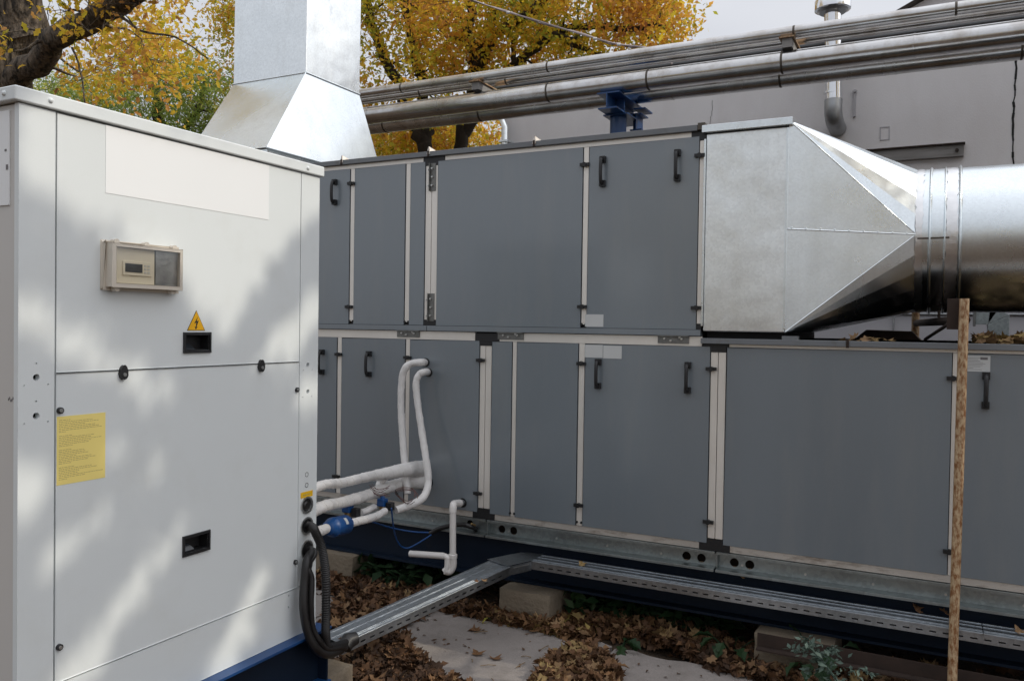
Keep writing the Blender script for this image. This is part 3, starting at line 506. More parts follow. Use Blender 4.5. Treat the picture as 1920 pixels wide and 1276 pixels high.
C3 = [(-6.86, 12.91, 6.23, 0.38), (-5.47, 11.24, 6.33, 0.40), (-6.42, 11.41, 6.76, 0.34), (-4.10, 11.56, 6.14, 0.42), (-5.54, 13.00, 6.38, 0.33), (-5.65, 11.04, 6.46, 0.34), (-6.22, 12.36, 6.79, 0.39), (-4.81, 11.29, 6.52, 0.37), (-7.47, 12.01, 6.93, 0.44), (-4.43, 13.10, 7.44, 0.44), (-6.45, 12.64, 6.70, 0.36), (-5.79, 11.99, 6.83, 0.40), (-5.07, 11.53, 5.76, 0.43), (-7.49, 12.01, 6.42, 0.33), (-6.59, 11.82, 7.32, 0.38), (-5.90, 12.57, 7.47, 0.36), (-6.72, 12.32, 5.83, 0.43), (-5.13, 11.33, 6.60, 0.34), (-6.32, 12.05, 7.15, 0.49), (-4.43, 11.67, 6.43, 0.46), (-6.31, 11.35, 6.36, 0.39), (-3.95, 11.97, 6.65, 0.43), (-3.71, 11.97, 5.84, 0.43), (-6.96, 12.83, 7.70, 0.39), (-3.51, 11.03, 6.26, 0.40), (-5.08, 12.23, 7.15, 0.38), (-7.34, 12.57, 6.13, 0.46), (-5.30, 12.51, 6.09, 0.35), (-5.67, 11.05, 6.68, 0.32), (-6.11, 12.49, 7.58, 0.44), (-6.21, 12.67, 6.10, 0.31), (-8.52, 13.09, 7.85, 0.38), (-4.39, 12.43, 6.58, 0.37), (-4.60, 13.08, 6.53, 0.46), (-3.49, 11.61, 6.22, 0.43), (-4.44, 11.33, 6.11, 0.35), (-5.93, 11.26, 6.15, 0.33), (-4.15, 11.48, 6.00, 0.48), (-6.91, 12.53, 6.35, 0.32), (-7.10, 11.30, 5.83, 0.34), (-4.34, 12.97, 6.39, 0.48), (-4.66, 12.14, 7.06, 0.35), (-7.55, 12.77, 7.05, 0.49), (-5.95, 12.93, 6.70, 0.42), (-4.57, 13.14, 6.59, 0.44), (-6.26, 13.01, 7.51, 0.31), (-8.20, 12.84, 8.10, 0.44), (-7.25, 11.37, 7.28, 0.44), (-6.79, 13.11, 6.23, 0.43), (-5.48, 11.60, 5.52, 0.44), (-8.02, 12.42, 7.37, 0.45), (-6.16, 12.65, 6.73, 0.45), (-7.94, 12.63, 7.37, 0.48), (-4.38, 12.76, 6.53, 0.42), (-7.33, 11.90, 5.89, 0.30), (-6.42, 11.13, 6.73, 0.49), (-6.03, 12.31, 6.42, 0.49), (-5.35, 11.96, 6.62, 0.36), (-7.60, 12.91, 7.99, 0.43), (-3.61, 11.44, 6.17, 0.48), (-8.09, 12.75, 6.36, 0.47), (-5.30, 11.07, 6.51, 0.39), (-5.66, 12.51, 7.25, 0.47), (-6.23, 11.60, 6.27, 0.36), (-8.23, 12.85, 7.24, 0.45), (-4.77, 12.14, 6.50, 0.42), (-7.13, 11.61, 5.83, 0.37), (-8.00, 12.64, 7.03, 0.38), (-5.90, 13.04, 6.51, 0.47), (-6.02, 12.82, 7.05, 0.41), (-4.07, 11.57, 6.60, 0.44), (-5.07, 11.81, 6.54, 0.37), (-4.19, 11.46, 6.75, 0.43), (-6.98, 11.93, 6.35, 0.46), (-4.18, 11.44, 6.34, 0.31), (-6.15, 12.61, 6.77, 0.45), (-4.60, 12.36, 5.95, 0.39), (-7.28, 12.73, 6.34, 0.33), (-6.44, 11.58, 6.27, 0.40), (-4.03, 12.39, 6.59, 0.42), (-6.16, 11.94, 6.77, 0.30), (-6.97, 11.35, 5.79, 0.36), (-5.97, 12.60, 5.98, 0.39), (-4.87, 12.77, 6.96, 0.31), (-6.61, 11.88, 6.97, 0.33), (-4.04, 12.27, 6.52, 0.32), (-5.18, 11.10, 6.16, 0.40), (-4.78, 12.36, 5.84, 0.44), (-5.85, 11.79, 6.40, 0.43), (-6.41, 12.92, 6.69, 0.43), (-5.74, 12.56, 6.64, 0.45), (-3.91, 12.03, 6.44, 0.42), (-4.14, 11.40, 5.93, 0.45), (-7.96, 13.18, 7.11, 0.48), (-3.61, 11.03, 6.22, 0.32), (-3.81, 12.64, 6.41, 0.46), (-8.10, 12.69, 6.87, 0.38), (-5.36, 11.40, 7.03, 0.33), (-4.95, 11.69, 6.07, 0.32), (-5.59, 11.71, 6.32, 0.31), (-3.84, 12.25, 5.94, 0.42), (-5.35, 12.45, 6.29, 0.35), (-7.58, 12.77, 6.74, 0.39), (-5.46, 12.12, 7.24, 0.36), (-4.11, 11.47, 6.71, 0.46), (-7.76, 12.18, 7.14, 0.40), (-5.92, 11.14, 6.53, 0.35), (-3.50, 11.32, 5.82, 0.31), (-6.53, 12.10, 6.57, 0.47), (-5.40, 11.57, 5.66, 0.49), (-4.09, 12.98, 6.78, 0.42), (-6.11, 12.03, 6.76, 0.31), (-4.65, 12.72, 6.89, 0.33), (-5.72, 12.09, 7.13, 0.44), (-5.91, 13.07, 7.49, 0.48), (-3.77, 12.17, 6.21, 0.34), (-7.33, 12.61, 6.51, 0.39), (-4.86, 12.08, 5.95, 0.38), (-3.69, 11.70, 6.57, 0.48), (-5.09, 12.09, 6.19, 0.36),
      (-7.84, 13.90, 5.37, 0.46), (-10.26, 13.73, 5.43, 0.31), (-10.89, 14.47, 5.31, 0.46), (-9.16, 13.45, 5.07, 0.45), (-9.98, 14.48, 5.28, 0.50), (-8.59, 14.38, 5.32, 0.32), (-9.18, 13.72, 5.20, 0.46), (-9.56, 13.20, 4.85, 0.35), (-9.47, 14.17, 5.30, 0.32), (-7.43, 13.48, 4.89, 0.34), (-8.32, 13.40, 5.07, 0.33), (-8.30, 14.20, 5.17, 0.34), (-7.73, 13.01, 5.32, 0.34), (-8.10, 13.93, 5.20, 0.42), (-8.62, 14.08, 5.45, 0.30), (-10.07, 13.90, 5.07, 0.46), (-8.78, 14.19, 5.29, 0.42), (-8.85, 13.85, 5.24, 0.37), (-8.47, 13.98, 5.35, 0.40), (-7.68, 13.06, 4.88, 0.46), (-7.87, 14.10, 5.38, 0.47), (-9.05, 14.10, 5.65, 0.47), (-9.66, 14.15, 5.65, 0.40), (-10.00, 13.33, 5.52, 0.42), (-8.49, 13.51, 5.17, 0.38), (-8.88, 13.85, 5.23, 0.44), (-7.40, 13.74, 4.94, 0.50), (-9.96, 13.75, 5.00, 0.40), (-8.08, 14.23, 5.21, 0.37), (-8.41, 13.35, 5.03, 0.45), (-9.63, 13.40, 5.55, 0.46), (-9.27, 13.09, 5.12, 0.36), (-9.32, 13.22, 5.05, 0.37), (-8.87, 13.61, 4.92, 0.33),
      (-5.15, 12.18, 10.50, 0.54), (-5.77, 11.95, 8.22, 0.79), (-5.22, 12.35, 9.99, 0.73), (-4.69, 11.19, 7.37, 0.72), (-8.84, 11.41, 8.40, 0.76), (-8.28, 12.20, 8.39, 0.60), (-8.11, 11.70, 9.45, 0.70), (-10.11, 13.15, 12.13, 0.68), (-7.90, 11.17, 10.70, 0.57), (-8.34, 13.06, 10.02, 0.73), (-7.99, 12.03, 11.25, 0.63), (-6.77, 12.51, 10.37, 0.53), (-9.70, 13.47, 10.05, 0.74), (-4.97, 12.03, 8.23, 0.72), (-6.21, 11.53, 9.42, 0.76), (-10.78, 13.18, 9.94, 0.63), (-5.12, 12.20, 9.86, 0.66), (-8.61, 11.55, 10.48, 0.64), (-5.99, 12.21, 8.93, 0.64), (-6.47, 11.27, 9.76, 0.59), (-5.79, 11.30, 9.74, 0.65), (-8.35, 12.72, 11.96, 0.74), (-9.22, 12.93, 11.05, 0.66), (-10.14, 11.85, 12.27, 0.77), (-8.09, 11.19, 9.75, 0.74), (-7.36, 11.49, 10.02, 0.75), (-7.95, 12.97, 12.18, 0.58), (-9.23, 12.27, 11.43, 0.79), (-8.63, 12.45, 10.52, 0.79), (-7.16, 11.10, 9.51, 0.75), (-5.04, 12.76, 10.03, 0.72), (-8.16, 13.44, 9.34, 0.79), (-7.92, 12.92, 11.63, 0.78), (-7.56, 13.26, 11.35, 0.76), (-6.89, 11.85, 8.32, 0.51), (-9.27, 11.54, 10.13, 0.50), (-8.39, 11.30, 8.71, 0.56), (-4.58, 11.80, 10.21, 0.54), (-5.44, 13.11, 11.19, 0.67), (-7.57, 11.87, 9.85, 0.59),]
tree('oak_tree', 'yellow oak with leaning dark limbs just right of the tall metal chimney duct', (-7.864, 12.000, 0.000), T2, C2, M['leaf_far'], .090, M['bark_dark'], 128, (SMT, SMF), group='autumn oaks behind the pipes', seed=8)
tree('oak_tree', 'big orange oak with forked dark branches above the pipes beside the open sky', (-7.520, 12.500, 0.000), T3, C3, M['leaf_far'], .090, M['bark_dark'], 118, (SMT, SMF), group='autumn oaks behind the pipes', seed=9)
T4 = [([(-11.716, 10.000, 3.306), (-11.860, 10.000, 4.417), (-12.133, 10.000, 5.086), (-12.273, 10.000, 5.658), (-12.551, 10.000, 6.158)], .16, .05),
      ([(-11.886, 10.000, 4.419), (-11.474, 10.000, 4.931), (-11.160, 10.000, 5.349), (-11.039, 10.000, 5.692)], .08, .03), ([(-11.858, 10.000, 4.233), (-12.699, 9.800, 4.912), (-13.711, 9.700, 5.462)], .08, .03),
      ([(-11.725, 10.000, 4.132), (-10.624, 9.800, 4.632), (-10.046, 9.700, 4.728)], .06, .03)]
C4 = [(-15.06, 10.08, 5.84, 0.27), (-10.24, 9.66, 5.05, 0.35), (-11.08, 9.25, 5.47, 0.40), (-12.50, 10.47, 5.63, 0.36), (-12.08, 9.64, 5.42, 0.37), (-15.10, 10.56, 5.50, 0.28), (-11.90, 9.15, 5.54, 0.42), (-12.67, 10.62, 6.14, 0.30), (-14.53, 10.63, 5.97, 0.39), (-11.86, 9.10, 4.99, 0.27), (-10.59, 9.56, 5.10, 0.32), (-10.57, 9.11, 5.47, 0.37), (-10.34, 9.17, 5.46, 0.26), (-13.81, 9.89, 5.33, 0.41), (-13.63, 9.46, 5.78, 0.44), (-10.41, 9.78, 5.45, 0.32), (-10.55, 9.12, 5.66, 0.33), (-14.71, 10.34, 5.34, 0.36), (-12.47, 10.41, 5.36, 0.43), (-13.71, 9.26, 5.31, 0.34), (-11.78, 10.37, 5.00, 0.27), (-12.98, 9.11, 5.56, 0.42), (-11.99, 9.90, 5.91, 0.27), (-11.11, 9.07, 5.48, 0.28), (-12.01, 9.58, 5.19, 0.38), (-14.73, 10.64, 6.10, 0.28), (-16.30, 10.73, 6.04, 0.42), (-12.33, 10.45, 6.24, 0.38), (-13.49, 9.09, 5.47, 0.40), (-12.13, 10.37, 5.16, 0.31), (-10.50, 9.25, 5.43, 0.33), (-12.95, 10.09, 5.91, 0.37), (-13.76, 9.64, 5.41, 0.39), (-13.62, 9.75, 5.18, 0.36), (-11.29, 9.46, 5.24, 0.44), (-15.11, 9.99, 6.09, 0.27), (-12.09, 10.62, 5.45, 0.40), (-13.39, 9.61, 5.34, 0.39), (-11.30, 10.34, 5.23, 0.36), (-11.40, 10.02, 5.49, 0.27), (-12.87, 10.27, 5.19, 0.40), (-11.81, 9.19, 4.77, 0.42), (-11.92, 9.77, 5.47, 0.41), (-14.50, 9.74, 5.52, 0.36), (-11.87, 9.31, 4.82, 0.26), (-16.46, 10.75, 6.23, 0.27), (-9.59, 9.22, 4.97, 0.34), (-14.42, 9.97, 5.43, 0.31), (-14.71, 10.38, 5.32, 0.34), (-14.33, 10.75, 5.56, 0.27), (-14.62, 9.91, 5.95, 0.27), (-13.57, 10.10, 5.33, 0.27), (-16.33, 10.57, 6.18, 0.42), (-14.46, 10.67, 5.33, 0.33), (-10.73, 9.28, 5.32, 0.36), (-15.88, 10.46, 5.77, 0.42), (-11.61, 10.74, 5.10, 0.37), (-11.13, 9.33, 5.37, 0.31), (-11.98, 10.24, 5.78, 0.35), (-12.17, 9.30, 4.71, 0.35), (-11.99, 9.30, 5.52, 0.37), (-15.60, 10.05, 6.06, 0.35), (-11.56, 10.69, 5.02, 0.40), (-12.57, 9.72, 5.44, 0.33), (-12.72, 9.78, 5.21, 0.33), (-10.83, 9.02, 5.52, 0.37), (-12.34, 9.75, 4.96, 0.40), (-11.23, 9.12, 5.52, 0.28), (-13.53, 10.01, 5.89, 0.42), (-13.04, 9.70, 5.77, 0.27), (-12.97, 10.35, 5.50, 0.43), (-13.34, 9.80, 5.36, 0.30), (-11.63, 10.70, 5.26, 0.41), (-13.02, 9.79, 5.28, 0.35), (-11.75, 10.22, 6.09, 0.27), (-14.54, 10.23, 5.49, 0.33), (-13.25, 9.49, 5.04, 0.27), (-12.10, 10.75, 6.22, 0.30), (-13.27, 9.55, 5.39, 0.33), (-13.64, 9.05, 5.57, 0.30), (-10.23, 9.49, 5.43, 0.38), (-10.56, 9.68, 5.50, 0.39), (-10.57, 9.32, 5.01, 0.29), (-12.21, 10.61, 5.36, 0.40), (-10.91, 10.04, 5.11, 0.38), (-13.50, 10.04, 5.88, 0.35), (-12.36, 10.53, 5.03, 0.33), (-13.12, 9.71, 4.94, 0.40), (-15.04, 9.93, 5.87, 0.41), (-11.06, 10.11, 5.86, 0.37), (-11.70, 9.34, 4.68, 0.35), (-13.92, 10.09, 5.51, 0.35), (-13.33, 9.67, 5.54, 0.42), (-12.33, 9.47, 5.42, 0.31), (-11.81, 10.76, 5.51, 0.29), (-10.65, 10.02, 4.98, 0.39), (-11.85, 10.14, 5.57, 0.30), (-12.27, 9.48, 4.84, 0.41), (-11.19, 10.74, 5.02, 0.29), (-10.81, 10.13, 5.56, 0.34), (-11.21, 9.69, 4.91, 0.36), (-14.22, 9.40, 5.88, 0.32), (-13.23, 9.60, 5.41, 0.32), (-11.33, 10.31, 5.30, 0.43), (-14.58, 10.23, 5.79, 0.40), (-12.92, 9.08, 5.38, 0.31), (-10.49, 10.05, 4.79, 0.40), (-11.64, 10.76, 5.87, 0.34), (-14.85, 10.07, 5.77, 0.38), (-12.34, 10.21, 4.98, 0.44),
      (-13.55, 9.87, 3.47, 0.44), (-13.97, 10.54, 5.02, 0.42), (-10.34, 9.60, 3.44, 0.51), (-14.76, 10.18, 4.97, 0.49), (-12.63, 9.96, 3.48, 0.44), (-12.79, 10.89, 3.56, 0.58), (-15.46, 10.51, 3.66, 0.57), (-13.90, 10.71, 5.07, 0.53), (-11.04, 9.79, 4.66, 0.55), (-14.63, 9.79, 3.52, 0.52), (-12.71, 9.84, 4.60, 0.56), (-11.17, 10.44, 3.84, 0.54), (-13.44, 10.87, 4.38, 0.46), (-15.16, 10.92, 3.67, 0.50), (-12.22, 10.93, 3.94, 0.42), (-11.01, 10.23, 4.21, 0.54), (-12.01, 10.01, 4.36, 0.58), (-11.30, 10.17, 4.95, 0.55), (-10.77, 9.94, 3.33, 0.58), (-13.55, 9.71, 4.90, 0.54), (-13.06, 9.71, 3.91, 0.57), (-12.16, 10.45, 3.79, 0.49), (-13.76, 9.80, 3.48, 0.50), (-15.25, 10.58, 5.40, 0.58), (-13.73, 10.80, 3.91, 0.51), (-11.08, 9.81, 4.51, 0.44), (-16.01, 10.65, 5.57, 0.58), (-15.77, 10.69, 4.16, 0.54), (-13.26, 10.57, 4.46, 0.45), (-11.00, 9.65, 4.65, 0.59),]
tree('ash_tree', 'bushy green and yellow tree low behind the white cabinet, left of the chimney duct', (-11.699, 10.000, 0.000), T4, C4, M['leaf_green'], .085, M['bark_dark'], 150, (SLT, SLF), seed=12)
# the far end of the yard: hedge-like growth closing the horizon behind the trees
h = []
for i in range(90):
    x = rng.uniform(-26, -3.5); y = 15.5 + rng.uniform(0, 1.5) + (x + 12) * 0.1; h.append(np.array((x, y, 0)) + np.abs(rng.normal(size=(170, 3))) * (0, 0, 1.1) + rng.normal(size=(170, 3)) * (.6, .4, .35))
o = cloud('shrubbery', M['leaf_green'], np.vstack(h), .17, SMT, SMF, None, kind='stuff'); tag(o, 'loose yellow-green shrubbery beneath the trees behind the grey units', 'shrubs')

# oaks outside the frame: the right one's crown is cut to dapple the cabinet
def yz(*p): return [q[1:] for q in p]
GAPS = [yz((-2.200, 1.398, 2.339), (-2.200, 2.704, 2.319), (-2.200, 2.707, 2.134), (-2.200, 2.454, 1.976), (-2.200, 2.259, 1.772), (-2.200, 2.157, 1.597), (-2.200, 2.072, 1.561), (-2.200, 1.923, 1.695), (-2.200, 1.682, 1.858), (-2.200, 1.467, 1.943), (-2.200, 1.286, 1.976)),
        yz((-2.200, 1.328, 1.757), (-2.200, 1.469, 1.698), (-2.200, 1.721, 1.558), (-2.200, 1.914, 1.476), (-2.200, 1.904, 1.380), (-2.200, 1.742, 1.376), (-2.200, 1.511, 1.524), (-2.200, 1.329, 1.587)),
        yz((-2.200, 2.197, 1.482), (-2.200, 2.402, 1.474), (-2.200, 2.647, 1.703), (-2.200, 2.644, 1.866), (-2.200, 2.458, 1.719), (-2.200, 2.248, 1.577)),
        yz((-2.200, 2.417, 1.453), (-2.200, 2.651, 1.464), (-2.200, 2.654, 1.268), (-2.200, 2.464, 1.264)),
        yz((-2.200, 1.622, 1.346), (-2.200, 1.695, 1.339), (-2.200, 1.714, 1.205), (-2.200, 1.641, 1.200)),
        yz((-2.200, 1.288, 1.336), (-2.200, 1.470, 1.300), (-2.200, 1.471, 1.104), (-2.200, 1.289, 1.070)),
        yz((-2.200, 1.404, 0.985), (-2.200, 1.633, 1.121), (-2.200, 1.859, 1.245), (-2.200, 1.876, 1.165), (-2.200, 1.697, 1.052), (-2.200, 1.405, 0.882)),
        yz((-2.200, 1.391, 0.576), (-2.200, 1.574, 0.762), (-2.200, 1.918, 1.038), (-2.200, 2.001, 1.005), (-2.200, 1.825, 0.829), (-2.200, 1.550, 0.511)),
        yz((-2.200, 1.925, 0.340), (-2.200, 2.219, 0.745), (-2.200, 2.307, 0.802), (-2.200, 2.370, 0.722), (-2.200, 2.069, 0.279))]
def inpoly(Q, poly):
    P = np.array(poly); c = np.zeros(len(Q), bool); j = len(P) - 1
    for i in range(len(P)):
        m = ((P[i, 1] > Q[:, 1]) != (P[j, 1] > Q[:, 1])) & (Q[:, 0] < (P[j, 0] - P[i, 0]) * (Q[:, 1] - P[i, 1]) / (P[j, 1] - P[i, 1] + 1e-12) + P[i, 0]); c ^= m; j = i
    return c
def shade_centres():
    out = []
    def cast(P, t0, t1): return P + rng.uniform(t0, t1, len(P))[:, None] * np.array(SUN)
    q = poly_pts([(1.1, .2), (2.75, .2), (2.75, 2.45), (1.1, 2.45)], 21000); out.append(cast(np.column_stack([np.full(len(q), -2.2), q]), 7.0, 8.4))
    q = poly_pts([(-2.2, .9), (3.5, .9), (3.5, 4.3), (-2.2, 4.3)], 8000); out.append(cast(np.column_stack([q, np.zeros(len(q))]), 9.5, 13))
    q = poly_pts([(2.62, .15), (4.2, .15), (4.2, 1.7), (2.62, 1.5)], 3500); out.append(cast(np.column_stack([np.full(len(q), -2.4), q]), 9.0, 11.5))
    A = np.vstack(out); t = (A[:, 0] + 2.2) / SUN.x; Q = np.column_stack([A[:, 1] - t * SUN.y, A[:, 2] - t * SUN.z])
    keep = np.ones(len(A), bool)
    for gpoly in GAPS:
        for k in range(9):                      # clear of the gap by about a leaf's half length
            off = (0, 0) if k == 8 else (.012 * math.cos(k * math.pi / 4), .012 * math.sin(k * math.pi / 4)); keep &= ~inpoly(Q + np.array(off), gpoly)
    return A[keep]
sc = shade_centres()
st = thing('oak_tree', 'tall yellow oak outside the frame on the right with its crown shaped to dapple the white cabinet', 'tree', (11.2, 7.2, 0))
b = MB(); tr_ = rnd_path([(11.2, 7.2, 0), (11.0, 7.1, 2.2), (10.6, 7.0, 4.6), (9.6, 6.6, 7.2), (8.6, 6.2, 9.4)], 6)
b.tube(tr_, [.34 - .26 * i / (len(tr_) - 1) for i in range(len(tr_))], 14)
b.build('trunk', M['bark'], st, smooth=80)
cloud('crown', M['leaf_far'], sc, .078, SMT, SMF, st)
for i, (x, y, hgt, rad, n) in enumerate(((-7.5, -20, 5.6, 2.4, 36), (7.5, -22, 6.2, 2.6, 36), (0.5, -30, 5.6, 2.6, 36), (17, -14, 7, 2.6, 36))):
    cs = []
    for k in range(n):
        v = rng.normal(size=3); v /= np.linalg.norm(v); v *= rng.uniform(.55, 1) ** .5 * rad; cs.append((x + v[0], y + v[1], hgt - rad * .4 + v[2] * .8, .8))
    tree('oak_tree', ['yellow oak far behind the viewpoint on the left', 'tall yellow oak far behind the viewpoint on the right', 'small yellow oak farthest behind the viewpoint', 'yellow oak standing outside the frame beyond the right edge'][i],
         (x, y, 0), [([(x, y, 0), (x + .1, y, 2), (x, y + .2, hgt * .6), (x + .2, y, hgt)], .3, .08)], cs, M['leaf_far'], .30, M['bark'], 14, (SMT, SMF), group='oaks outside the frame', seed=30 + i, twig=.03)

# ================================================================ WHITE CHILLER CABINET
CX = -2.2                                   # front plane, facing +X
ch = thing('chiller', 'large white metal chiller cabinet in the left foreground under a flat lid', 'chiller', (-2.7, 1.97, .43))
F = lambda u, v, w: (CX - .0 + w, u, v)       # u along +Y, v up, w outwards
def cpanel(name, y0, y1, z0, z1, holes=(), th=.018, m=None, bev=.0025):
    b = MB(); b.plate([(y0, z0), (y1, z0), (y1, z1), (y0, z1)], list(holes), lambda u, v, w: (CX - .018 + w, u, v), th)
    return b.build(name, m or M['cabinet'], ch, bevel=bev)
MB().box(-3.25, CX - .075, 1.385, 2.548, .435, 2.22).build('inner_frame', M['dark'], ch)
HL = [circ(1.414, 1.488, .0095, 14), circ(1.414, 1.382, .0095, 14)] + [circ(a, z, .0022, 8) for a in (1.38, 1.448) for z in (1.467, 1.363)] + [circ(1.414, z, .0022, 8) for z in (1.526, 1.422)]
cpanel('corner_post', 1.363, 1.4665, .43, 2.226, HL)
PORT = [(2.515, .930, .030), (2.516, .848, .031), (2.518, .756, .031)]
HR = [circ(2.513, 1.484, .0085, 14), circ(2.515, 1.379, .0085, 14)] + [circ(y, z, r - .002, 24) for y, z, r in PORT] + [circ(a, z, .0018, 8) for a in (2.487, 2.538) for z in (1.463, 1.358)]
cpanel('corner_post', 2.4665, 2.572, .43 + .19, 2.226, HR)
cpanel('corner_post', 2.492, 2.572, .43, .616)
def handle_hole(yc, zc): return [(yc - .050, zc - .026), (yc - .050, zc + .026), (yc + .050, zc + .026), (yc + .050, zc - .026)]
cpanel('upper_panel', 1.4705, 2.4625, 1.4985, 2.224, [handle_hole(1.966, 1.577)])
cpanel('lower_panel', 1.4705, 2.4625, .6185, 1.4945, [handle_hole(1.969, .904)])
cpanel('bottom_panel', 1.4705, 2.489, .43, .6145, [circ(2.418, .600, .004, 8), circ(2.418, .555, .004, 8)], bev=.003)
# side panel (facing -Y) and far sides
MB().box(-3.26, CX - .0015, 1.365, 1.383, .43, 2.226).build('side_panel', M['cabinet_shaded'], ch, bevel=.003)
MB().box(-3.26, CX - .020, 2.552, 2.571, .43, 2.226).build('side_panel', M['cabinet'], ch, bevel=.003)
MB().box(-3.27, -3.2505, 1.384, 2.551, .43, 2.226).build('back_panel', M['cabinet'], ch)
MB().box(-2.30, CX - .04, 1.361, 1.3645, 1.955, 2.21).build('side_sticker', M['plate_white'], ch)
MB().box(-2.252, -2.243, 1.3600, 1.3608, 2.050, 2.064).box(-2.258, -2.250, 1.3600, 1.3608, 2.10, 2.106).build('sticker_print', M['print_dark'], ch)
sc_ = MB()
for k in range(7): sc_.box(-2.245 + k * .005, -2.242 + k * .005, 1.3640, 1.3648, 1.425 + .004 * math.sin(k * 2), 1.432 + .004 * math.sin(k * 2))
sc_.build('scuff_mark', M['print_dark'], ch)
# lid with turned-down rim
lid = MB(); lid.box(-3.29, CX + .012, 1.345, 2.588, 2.229, 2.269); lid.build('lid', M['cabinet'], ch, bevel=.005, seg=3)
def rivet(parent, p, axis, r=.006, m='cabinet', nm='rivet'):
    q = Vector(p) + Vector(axis) * r * .5; q2 = Vector(p) + Vector(axis) * r * .8
    return MB().tube([p, q, q2], [r, r * .85, r * .3], 12).build(nm, M[m], parent, smooth=60)
for p in ((CX + .012, 1.444, 2.250), (CX + .012, 2.489, 2.247)): rivet(ch, p, (1, 0, 0), .0075)
rivet(ch, (-2.235, 1.345, 2.250), (0, -1, 0), .0075)
# blank white vinyl where the name would be
MB().box(CX, CX + .0012, 1.622, 2.292, 2.024, 2.2235).build('blank_plate', M['plate_white'], ch)
# recessed handles
def rec_handle(yc, zc):
    b = MB().plate([(yc - .057, zc - .034), (yc + .057, zc - .034), (yc + .057, zc + .034), (yc - .057, zc + .034)], [handle_hole(yc, zc)], lambda u, v, w: (CX + w, u, v), .006)
    b.box(CX - .04, CX - .038, yc - .0495, yc + .0495, zc - .0255, zc + .0255); b.box(CX - .038, CX + .001, yc - .0497, yc - .0475, zc - .0255, zc + .0255).box(CX - .038, CX + .001, yc + .0475, yc + .0497, zc - .0255, zc + .0255)
    b.box(CX - .038, CX + .001, yc - .0474, yc + .0474, zc + .0235, zc + .0257).box(CX - .038, CX + .001, yc - .0474, yc + .0474, zc - .0257, zc - .0235)
    h = b.build('recessed_handle', M['black'], ch, bevel=.0015)
    MB().hexa([(CX - .037, yc - .045, zc - .026), (CX - .015, yc - .045, zc - .026), (CX - .015, yc + .01, zc - .026), (CX - .037, yc + .01, zc - .026), (CX - .037, yc - .045, zc - .004), (CX - .030, yc - .045, zc - .004), (CX - .030, yc - .005, zc - .004), (CX - .037, yc - .005, zc - .004)]).build('grip', M['lcd'], h)
rec_handle(1.966, 1.577); rec_handle(1.969, .904)
# electrical warning triangle
def tri(s, off, z0=1.617, yc=1.962):
    H = .067 * s; cz = z0 + .067 / 3; return [(CX + off, yc - .0375 * s, cz - H / 3), (CX + off, yc + .0375 * s, cz - H / 3), (CX + off, yc, cz + 2 * H / 3)]
wt = MB(); 
for s, o_, mi in ((1.0, .0012, 0), (.93, .0016, 1)): wt.add(tri(s, 0) + tri(s, o_), [(0, 1, 4, 3), (1, 2, 5, 4), (2, 0, 3, 5), (3, 4, 5)], mi)
wt.build('warning_triangle', [M['ink'], M['warn']], ch)
bolt = [(.006, .045), (-.009, .021), (-.0005, .0245), (-.003, .010), (-.0075, .0115), (-.0025, .001), (.005, .0105), (.001, .0105), (.010, .032), (.0015, .0285)]
MB().plate([(1.962 + a * 1.0, 1.619 + c * 1.0) for a, c in bolt], [], lambda u, v, w: (CX + .0017 + w, u, v), .0003).build('bolt_symbol', M['ink'], ch)
# yellow notice with unreadable lines of print
MB().box(CX, CX + .0006, 1.474, 1.6265, 1.179, 1.3735).build('notice_sheet', M['yellow'], ch)
pr = MB(); z = 1.362; lines = []
for blk in (8, 7, 9, 8):
    for k in range(blk): lines.append((z, random.uniform(.35, .98) if k not in (0, blk - 1) else random.uniform(.12, .3))); z -= .0048
    z -= .0065
for z, L in lines:
    y = 1.480
    while y < 1.480 + .138 * L:
        w = random.uniform(.003, .011); pr.add([(CX + .0008, y, z), (CX + .0008, min(y + w, 1.622), z), (CX + .0008, min(y + w, 1.622), z + .0014), (CX + .0008, y, z + .0014)], [(0, 1, 2, 3)]); y += w + .002
pr.build('notice_print', M['print_'], ch)
# latches on the seam between the panels
def latch(y, z):
    b = MB(); n = 20
    ol = [(y + .0135 * math.sin(t) * (1 if math.cos(t) < 0 else .95), z + (.026 if math.cos(t) > 0 else .018) * math.cos(t)) for t in [2 * math.pi * i / n for i in range(n)]][::-1]
    b.plate(ol, [], lambda u, v, w: (CX + w, u, v), .011); l = b.build('latch', M['black'], ch, smooth=40, bevel=.002)
    MB().tube([(CX + .011, y + .001, z - .003), (CX + .0135, y + .001, z - .003)], [.0062, .0055], 14).build('latch_screw', M['bolt'], l, smooth=50)
latch(1.683, 1.486); latch(2.257, 1.485)
for y, z in ((1.482, 1.391), (1.483, .719), (2.451, 1.389), (2.451, .720)):
    l = MB().tube([(CX, y, z), (CX + .008, y, z), (CX + .009, y, z)], [.0095, .009, .007], 16).build('quarter_turn_lock', M['black'], ch, smooth=50)
    MB().tube([(CX + .009, y, z), (CX + .0105, y, z)], [.0055, .005], 12).build('lock_core', M['bolt'], l, smooth=50)
